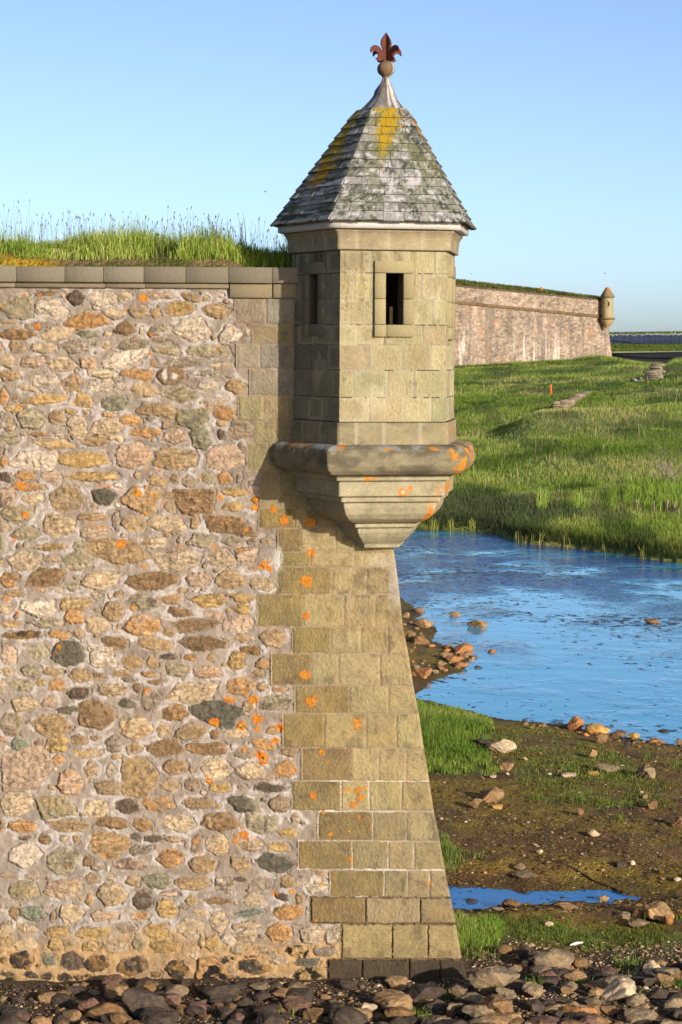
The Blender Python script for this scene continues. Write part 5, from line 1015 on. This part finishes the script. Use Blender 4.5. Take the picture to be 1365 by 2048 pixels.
RM = [rockmesh(1000 + i) for i in range(14)]
proto = None
RS = []
def rock(*a, **k): RS.append((a, k))
def place(px, pyb, w, h, col, label, sd, group=None, name='rock', cat='rock', dep=None, sink=.18, zbase=None):
    """px: centre column, pyb: row of its foot, w/h in picture pixels of the photograph"""
    r = np.random.default_rng(sd); p = G(px, pyb, 0.0); z = float(landz(p[0], p[1])) if zbase is None else zbase; p = G(px, pyb, z)
    if zbase is None: z = float(landz(p[0], p[1])); z = max(z, ZW - .02)
    s = (p[1] + D) / F; W, H = w * s, h * s; dp = W * (dep or r.uniform(.65, 1.0))
    o = bpy.data.objects.new(name, RM[int(r.integers(0, len(RM)))]); COL.objects.link(o)
    o.scale = (W * 1.04, dp, H / (1 - sink) * .98); o.location = (p[0], p[1] + dp * .32, z - H * sink); o.rotation_euler = (r.normal(0, .07), r.normal(0, .07), r.normal(0, .25) + (math.pi if r.random() < .5 else 0))
    c = lin(col) * r.uniform(.9, 1.1); o.color = (*c, 1); tag(o, label, cat, group); return o
TAN, ORG, GRY, BRN, DRK, PAL_, OCH, PUR, WHT = (168, 134, 94), (178, 124, 76), (146, 126, 98), (140, 108, 72), (84, 72, 60), (204, 180, 146), (198, 154, 84), (124, 94, 78), (226, 212, 188)
NR = [(849, 1255, 37, 18, TAN, 'rounded tan boulder at the upper end of the rocky spit'), (955, 1269, 38, 15, BRN, 'flat-topped brown boulder standing alone in the open water'), (911, 1241, 23, 11, TAN, 'small domed tan rock in water beyond the rocky spit'),
(929, 1309, 40, 21, ORG, 'pointed orange-brown rock at the outer tip of the spit'), (984, 1313, 17, 8, ORG, 'little orange-brown rock in the water just off the spit tip'), (908, 1326, 30, 15, ORG, 'rounded pinkish-brown rock in the middle of the spit'), (920, 1341, 30, 11, ORG, 'low flat ochre rock at the lower edge of the spit'),
(845, 1358, 40, 19, ORG, 'orange-brown rock half hidden by the wall, lowest on the spit'), (845, 1287, 32, 18, BRN, 'brown rock on the spit below the rounded tan boulder'), (822, 1282, 20, 20, BRN, 'brown rock on the spit right against the wall edge'), (813, 1235, 15, 11, TAN, 'little tan rock touching the wall edge above the spit'), (1306, 1283, 32, 10, BRN, 'low brown rock in the pond near the right edge'),
(840, 1226, 26, 10, BRN, 'dark weedy rock at the far end of the spit'), (896, 1298, 20, 9, BRN, 'small flat brown rock behind the pointed orange-brown one'), (958, 1348, 18, 6, DRK, 'small dark rock barely above water below the spit'), (1153, 1461, 35, 28, ORG, 'tallest triangular brown boulder on the near pond shore'), (1197, 1468, 49, 19, OCH, 'long yellowish boulder on the near pond shore'),
(1240, 1474, 38, 12, BRN, 'dark flat brown rock on the shore right of the yellowish boulder'), (1268, 1477, 24, 13, OCH, 'small ochre rock at the waterline toward the right'), (1202, 1487, 26, 20, BRN, 'squarish brown block below the yellowish shore boulder'), (1316, 1482, 32, 9, ORG, 'low orange-brown rock lying in the shallows at right'), (1328, 1469, 27, 6, DRK, 'thin dark slab awash in the pond at right'), (1361, 1490, 14, 16, BRN, 'brown rock at the waterline cut by the right edge'),
(1006, 1504, 56, 27, PAL_, 'large pale angular boulder among the near shore grass'), (962, 1493, 36, 13, DRK, 'low dark rock just left of the large pale boulder'), (887, 1475, 54, 14, GRY, 'flat grey rock lying in tall grass by the wall'), (1014, 1542, 27, 15, TAN, 'wedge-shaped tan rock below the large pale boulder'), (1188, 1517, 18, 16, TAN, 'small upright tan rock on the mud below the square block'), (1218, 1545, 44, 14, GRY, 'long low grey rock in the middle of the mud'),
(1295, 1560, 38, 26, GRY, 'angular brown-grey peaked boulder on the mud at right'), (1189, 1552, 23, 9, OCH, 'flat ochre stone left of the long low grey rock'), (1138, 1555, 32, 10, PAL_, 'pale flat stones in grass left of the ochre stone'), (989, 1604, 46, 27, TAN, 'big blocky tan boulder alone on the brown mud'), (951, 1618, 25, 18, BRN, 'brown pointed rock beside the blocky tan boulder'), (995, 1619, 22, 10, OCH, 'small ochre stone at the foot of the blocky tan boulder'),
(1162, 1631, 16, 14, BRN, 'small brown rock below the central grass tufts'), (1189, 1673, 25, 13, PAL_, 'rounded pinkish-white stone alone on bare mud'), (1358, 1657, 26, 22, BRN, 'dark brown rock on the mud at the right edge'), (1305, 1619, 22, 18, BRN, 'brown wedge rock among right-hand grass tufts'), (1040, 1742, 26, 14, GRY, 'grey rounded rock on the mud above the pool'), (1047, 1776, 58, 13, GRY, 'long flat grey slab at the upper edge of the pool'),
(1243, 1738, 25, 13, DRK, 'dark squat rock on the mud above the pool, right of centre'), (1266, 1728, 10, 10, WHT, 'small egg-shaped pale stone beside the dark squat rock'), (1026, 1813, 39, 15, BRN, 'rounded brown rock at the lower edge of the pool'), (1209, 1798, 22, 13, TAN, 'yellowish square rock standing in the pool'), (1138, 1820, 43, 8, TAN, 'long flat pale stone below the pool'), (945, 1803, 22, 9, DRK, 'dark weedy lump in the left of the pool'),
(1321, 1845, 68, 32, TAN, 'long split tan boulder on the low bank at right'), (1339, 1852, 20, 19, ORG, 'orange-brown rock in front of the long split tan boulder'), (1279, 1857, 43, 15, GRY, 'low grey rock left of the long split tan boulder'), (1262, 1825, 26, 13, TAN, 'rounded tan stone behind the low grey rock'), (1245, 1842, 36, 14, GRY, 'grey-brown rock at left of the bank-top boulders'), (1277, 1838, 20, 19, BRN, 'dark reddish rock wedged beside the split tan boulder'), (1362, 1838, 24, 14, ORG, 'orange-tan rock right of the split boulder at the frame edge'),
(1110, 1948, 86, 44, GRY, 'largest grey whaleback boulder in the rubble below the turf'), (1050, 1918, 32, 28, DRK, 'dark upright boulder behind the grey whaleback boulder'), (1085, 1960, 44, 24, GRY, 'rounded grey rock in front of the whaleback boulder'), (1117, 1955, 23, 15, WHT, 'rounded cream pebble against the whaleback boulder'), (1303, 1957, 38, 32, PAL_, 'upright pale boulder on the right of the rubble'), (992, 1996, 100, 50, GRY, 'big fractured boulder beside the foot of the corner blocks'),
(1244, 2013, 70, 40, PAL_, 'large creamy layered boulder in the lower right rubble'), (1100, 1976, 50, 24, PUR, 'purplish-red flat rock in the middle of the rubble'), (1066, 2006, 44, 28, GRY, 'cracked grey block below the purplish rock'), (951, 2018, 58, 26, GRY, 'smooth grey slab below the corner of the wall'), (1352, 1967, 40, 16, TAN, 'tan rock at right edge near the upright pale boulder'), (1160, 2034, 66, 26, ORG, 'orange-brown boulder at the bottom of the rubble'), (1122, 1972, 54, 22, DRK, 'dark pointed slab right of the purplish rock'),
(1225, 1988, 60, 22, GRY, 'flat brown-grey slab behind the creamy layered boulder'), (1195, 2000, 56, 18, BRN, 'thin brown slab left of the creamy layered boulder'), (1012, 1912, 34, 18, BRN, 'brown flat rock at the upper left of the rubble'), (1345, 2005, 20, 14, TAN, 'small wedge of tan rock low at the right'), (1285, 2030, 70, 14, TAN, 'long low tan rock along the bottom edge at right'), (288, 2040, 96, 54, DRK, 'great black boulder with ochre face at the foot of the rubble wall'), (786, 2034, 80, 40, TAN, 'broad smooth tan boulder at the bottom below the corner blocks'), (735, 2036, 36, 30, PAL_, 'small pale boulder left of the broad smooth tan boulder'), (1090, 2046, 70, 22, PUR, 'large dark purple slab at bottom centre right'), (1000, 2048, 90, 20, TAN, 'long pale grey boulder along the bottom edge under the fractured boulder')]
for i, q in enumerate(NR): rock(*q, 2000 + i)
r = np.random.default_rng(33)
# rubble heap
cnt = 0
for k in range(900):
    if cnt >= 380: break
    left = r.random() < .5
    if left: px = r.uniform(-40, 930); py = r.uniform(1974, 2085)
    else: px = r.uniform(925, 1420); py = r.uniform(1935, 2085)
    if py < 1935 + (38 if left else 70 if px < 990 else 0): continue
    w = min(r.lognormal(3.42, .45), 84) * np.interp(py, [1935, 2000, 2060], [.65, .9, 1.1]); h = w * r.uniform(.32, .62)
    if left and py - h < 1956: h = max(7, py - 1956)
    dk = r.random(); col = (DRK if dk < .5 else BRN if dk < .68 else PUR if dk < .75 else GRY if dk < .86 else TAN) if left else (GRY if dk < .34 else DRK if dk < .58 else BRN if dk < .78 else PUR if dk < .85 else TAN)
    if left: rock(px, py, w, h, np.array(col) * .96, 'dark wet rock in the rubble strip along the wall foot', 4000 + k, 'dark rocks along the wall foot')
    else: rock(px, py, w, h, col, 'angular grey-brown rock in the heap right of the wall corner', 4000 + k, 'rocks heaped right of the wall corner')
    cnt += 1
# loose stones on the mud, bank stones, spit stones
for k in range(120):
    px = r.uniform(870, 1400); py = r.uniform(1500, 1770); w = min(r.lognormal(1.75, .5), 16)
    if sdpoly(np.array([px]), np.array([py]), GR_TALL)[0] > 0: continue
    rock(px, py, w, w * r.uniform(.35, .7), [TAN, BRN, GRY, PAL_][int(r.integers(0, 4))], 'small loose stone scattered on the open mud flat', 6000 + k, 'small stones on the mud flat')
for k in range(60):
    px = r.uniform(1020, 1400); py = np.interp(px, [1026, 1135, 1211, 1304, 1400], [1442, 1451, 1470, 1486, 1494]) + abs(r.normal(0, 9)); w = min(r.lognormal(2.1, .5), 24)
    rock(px, py, w, w * r.uniform(.3, .6), [BRN, ORG, GRY, DRK][int(r.integers(0, 4))], 'small brown stone along the near pond waterline', 6500 + k, 'small stones along the near waterline')
for k in range(70):
    px = r.uniform(800, 950); lo = np.interp(px, [800, 840, 870, 950], [1215, 1262, 1285, 1312]); hi = np.interp(px, [800, 860, 930, 950], [1365, 1352, 1342, 1325]); py = r.uniform(lo, hi); w = min(r.lognormal(2.2, .45), 22)
    rock(px, py, w, w * r.uniform(.35, .6), [BRN, ORG, TAN, GRY][int(r.integers(0, 4))], 'small brown stone in the rocky spit beside the wall', 7000 + k, 'small stones on the rocky spit')
for k in range(44):
    px = r.uniform(930, 1400); py = r.uniform(1818, 1935); w = min(r.lognormal(2.0, .45), 22)
    rock(px, py, w, w * r.uniform(.3, .6), [TAN, BRN, GRY, PAL_][int(r.integers(0, 4))], 'small stone lying in the low turf between pool and rubble', 7500 + k, 'small stones in the low turf')
for k in range(30):
    px = r.uniform(905, 1330); py = r.uniform(1768, 1822); w = min(r.lognormal(2.0, .5), 22)
    rock(px, py, w, w * r.uniform(.2, .45), [DRK, BRN, DRK, GRY][int(r.integers(0, 4))], 'small dark stone in or beside the shallow pool', 7800 + k, 'small stones around the shallow pool')
# the 300 that show largest are rocks of their own, the rest one mass of stones
def shows(a): px, py, w, h = a[:4]; return w * h * (0.15 if py - h * .5 > 2048 or px < -10 or px > 1375 else 1)
RS.sort(key=lambda q: -shows(q[0]) - (1e6 if len(q[0]) < 8 else 0))
for a, k in RS[:296]: place(*a, **k)
sv_, sf_, sc2, nn_ = [], [], [], 0
for a, k in RS[296:]:
    o = place(*a, **k); me = o.data; bpy.context.view_layer.update()
    co_ = np.empty(len(me.vertices) * 3, np.float32); me.vertices.foreach_get('co', co_); M = np.array(o.matrix_world); V = co_.reshape(-1, 3) @ M[:3, :3].T + M[:3, 3]
    F_ = np.empty(len(me.polygons) * 3, np.int32); me.polygons.foreach_get('vertices', F_); cc = np.empty(len(me.vertices) * 4, np.float32); me.color_attributes['Col'].data.foreach_get('color', cc)
    sv_.append(V); sf_.append(F_.reshape(-1, 3) + nn_); sc2.append(cc.reshape(-1, 4)[:, :3] * np.array(o.color[:3])); nn_ += len(V); bpy.data.objects.remove(o)
o = obj('stones', mesh('stones', np.concatenate(sv_), [np.concatenate(sf_)], np.concatenate(sc2), True), M_gravel); tag(o, 'small loose stones strewn over the mud flat and shore', 'stones', kind='stuff')
# gravel
n = 9000; px = np.concatenate([r.uniform(-60, 960, 4500), r.uniform(930, 1420, 4500)]); py = np.concatenate([r.uniform(1974, 2080, 4500), r.uniform(1890, 2080, 4500)])
pp = G(px, py); X, Y = pp[:, 0], pp[:, 1]; k = ~((px < 945) & (Y > -1.0)); X, Y, px = X[k], Y[k], px[k]; n = len(X); z = landz(X, Y); sz = np.clip(r.lognormal(-4.25, .5, n), .005, .05)
ico = np.array([(0, 0, 1), (.9, 0, .2), (.28, .85, .25), (-.7, .55, .2), (-.75, -.5, .25), (.25, -.9, .2), (0, 0, -.4)]); fcs = np.array([(0, 1, 2), (0, 2, 3), (0, 3, 4), (0, 4, 5), (0, 5, 1), (6, 2, 1), (6, 3, 2), (6, 4, 3), (6, 5, 4), (6, 1, 5)])
th = r.uniform(0, 6.28, n); V = ico[None] * (1 + r.normal(0, .22, (n, 7, 1))) * sz[:, None, None] * np.stack([r.uniform(.8, 1.5, n), r.uniform(.7, 1.2, n), r.uniform(.4, .8, n)], -1)[:, None, :]
V = np.stack([V[..., 0] * np.cos(th)[:, None] - V[..., 1] * np.sin(th)[:, None], V[..., 0] * np.sin(th)[:, None] + V[..., 1] * np.cos(th)[:, None], V[..., 2]], -1) + np.column_stack([X, Y, z + sz * .15])[:, None, :]
pal = np.array([lin(c) for c in (GRY, BRN, TAN, PAL_, DRK, (70, 58, 48))]); wl = np.where((px < 700)[:, None], np.array([[.14, .24, .12, .02, .3, .18]]), np.array([[.25, .2, .2, .15, .1, .1]])); ch = (r.random(n)[:, None] > np.cumsum(wl, 1)).sum(1).clip(0, 5)
C = (pal[ch] * r.uniform(.7, 1.2, n)[:, None])[:, None, :] + np.zeros((n, 7, 3))
o = obj('gravel', mesh('gravel', V, [(fcs[None] + 7 * np.arange(n)[:, None, None]).reshape(-1, 3)], C.reshape(-1, 3)), M_gravel); tag(o, 'loose gravel and pebbles between the foreshore rocks', 'gravel', kind='stuff')
# flotsam: one dark line of weed, a white scrap, a bleached stick
p = [G(x, y, 0) for x, y in ((1105, 1730), (1150, 1741), (1190, 1752), (1225, 1762), (1250, 1771))]; mb = MB(); mb.tube([q + np.array([0, 0, float(landz(q[0], q[1])) + .008]) for q in p], [.012, .016, .012, .016, .01], 6, lin((58, 46, 34)))
o = obj('rope', mb.get('rope'), M_wood); tag(o, 'dark thin rope lying slantwise across the mud above the pool', 'rope')
p = [G(x, y, 0) for x, y in ((1140, 1903), (1152, 1900), (1166, 1898))]; mb = MB(); mb.tube([q + np.array([0, 0, float(landz(q[0], q[1])) + .035]) for q in p], [.010, .020, .012], 6, lin((222, 216, 204)))
o = obj('driftwood', mb.get('driftwood'), M_wood); tag(o, 'bleached white driftwood piece on the low turf', 'driftwood')
# ================================================================ light and camera
AZ, EL = math.radians(36.5), math.radians(15.5)
sv = Vector((math.sin(AZ) * math.cos(EL), -math.cos(AZ) * math.cos(EL), math.sin(EL)))
ld = bpy.data.lights.new('sun', 'SUN'); ld.energy = SUN_E; ld.angle = math.radians(.5); ld.color = (1.0, .91, .80)
so = bpy.data.objects.new('sun', ld); COL.objects.link(so); so.rotation_euler = sv.to_track_quat('Z', 'Y').to_euler(); so.location = (10, -20, 20)
w = bpy.data.worlds.new('World'); SC.world = w; w.use_nodes = True; nt = w.node_tree; bg = nt.nodes['Background']
sky = nt.nodes.new('ShaderNodeTexSky'); sky.sky_type = 'NISHITA'; sky.sun_disc = False; sky.sun_elevation = EL; sky.sun_rotation = math.atan2(sv.x, sv.y)
sky.air_density = SKY_AIR; sky.dust_density = SKY_DUST; sky.ozone_density = SKY_OZ; sky.altitude = 0
nt.links.new(sky.outputs[0], bg.inputs[0]); bg.inputs[1].default_value = SKY_STR
cd = bpy.data.cameras.new('camera'); co = bpy.data.objects.new('camera', cd); COL.objects.link(co); SC.camera = co
cd.sensor_fit = 'AUTO'; cd.sensor_width = 36; cd.lens = 36 * F / 2048; cd.shift_y = -(1024 - HY) / 2048; cd.clip_end = 20000; cd.clip_start = .5
from mathutils import Matrix
co.matrix_world = Matrix.Translation((0, -D, ZC)) @ Matrix.Rotation(math.pi / 2, 4, 'X') @ Matrix.Rotation(ROLL, 4, 'Z')
SC.view_settings.view_transform = 'Standard'; SC.view_settings.look = 'None'; SC.view_settings.exposure = EXPO; SC.view_settings.gamma = 1
SC.cycles.max_bounces = 6; SC.cycles.transparent_max_bounces = 6; SC.cycles.use_denoising = True
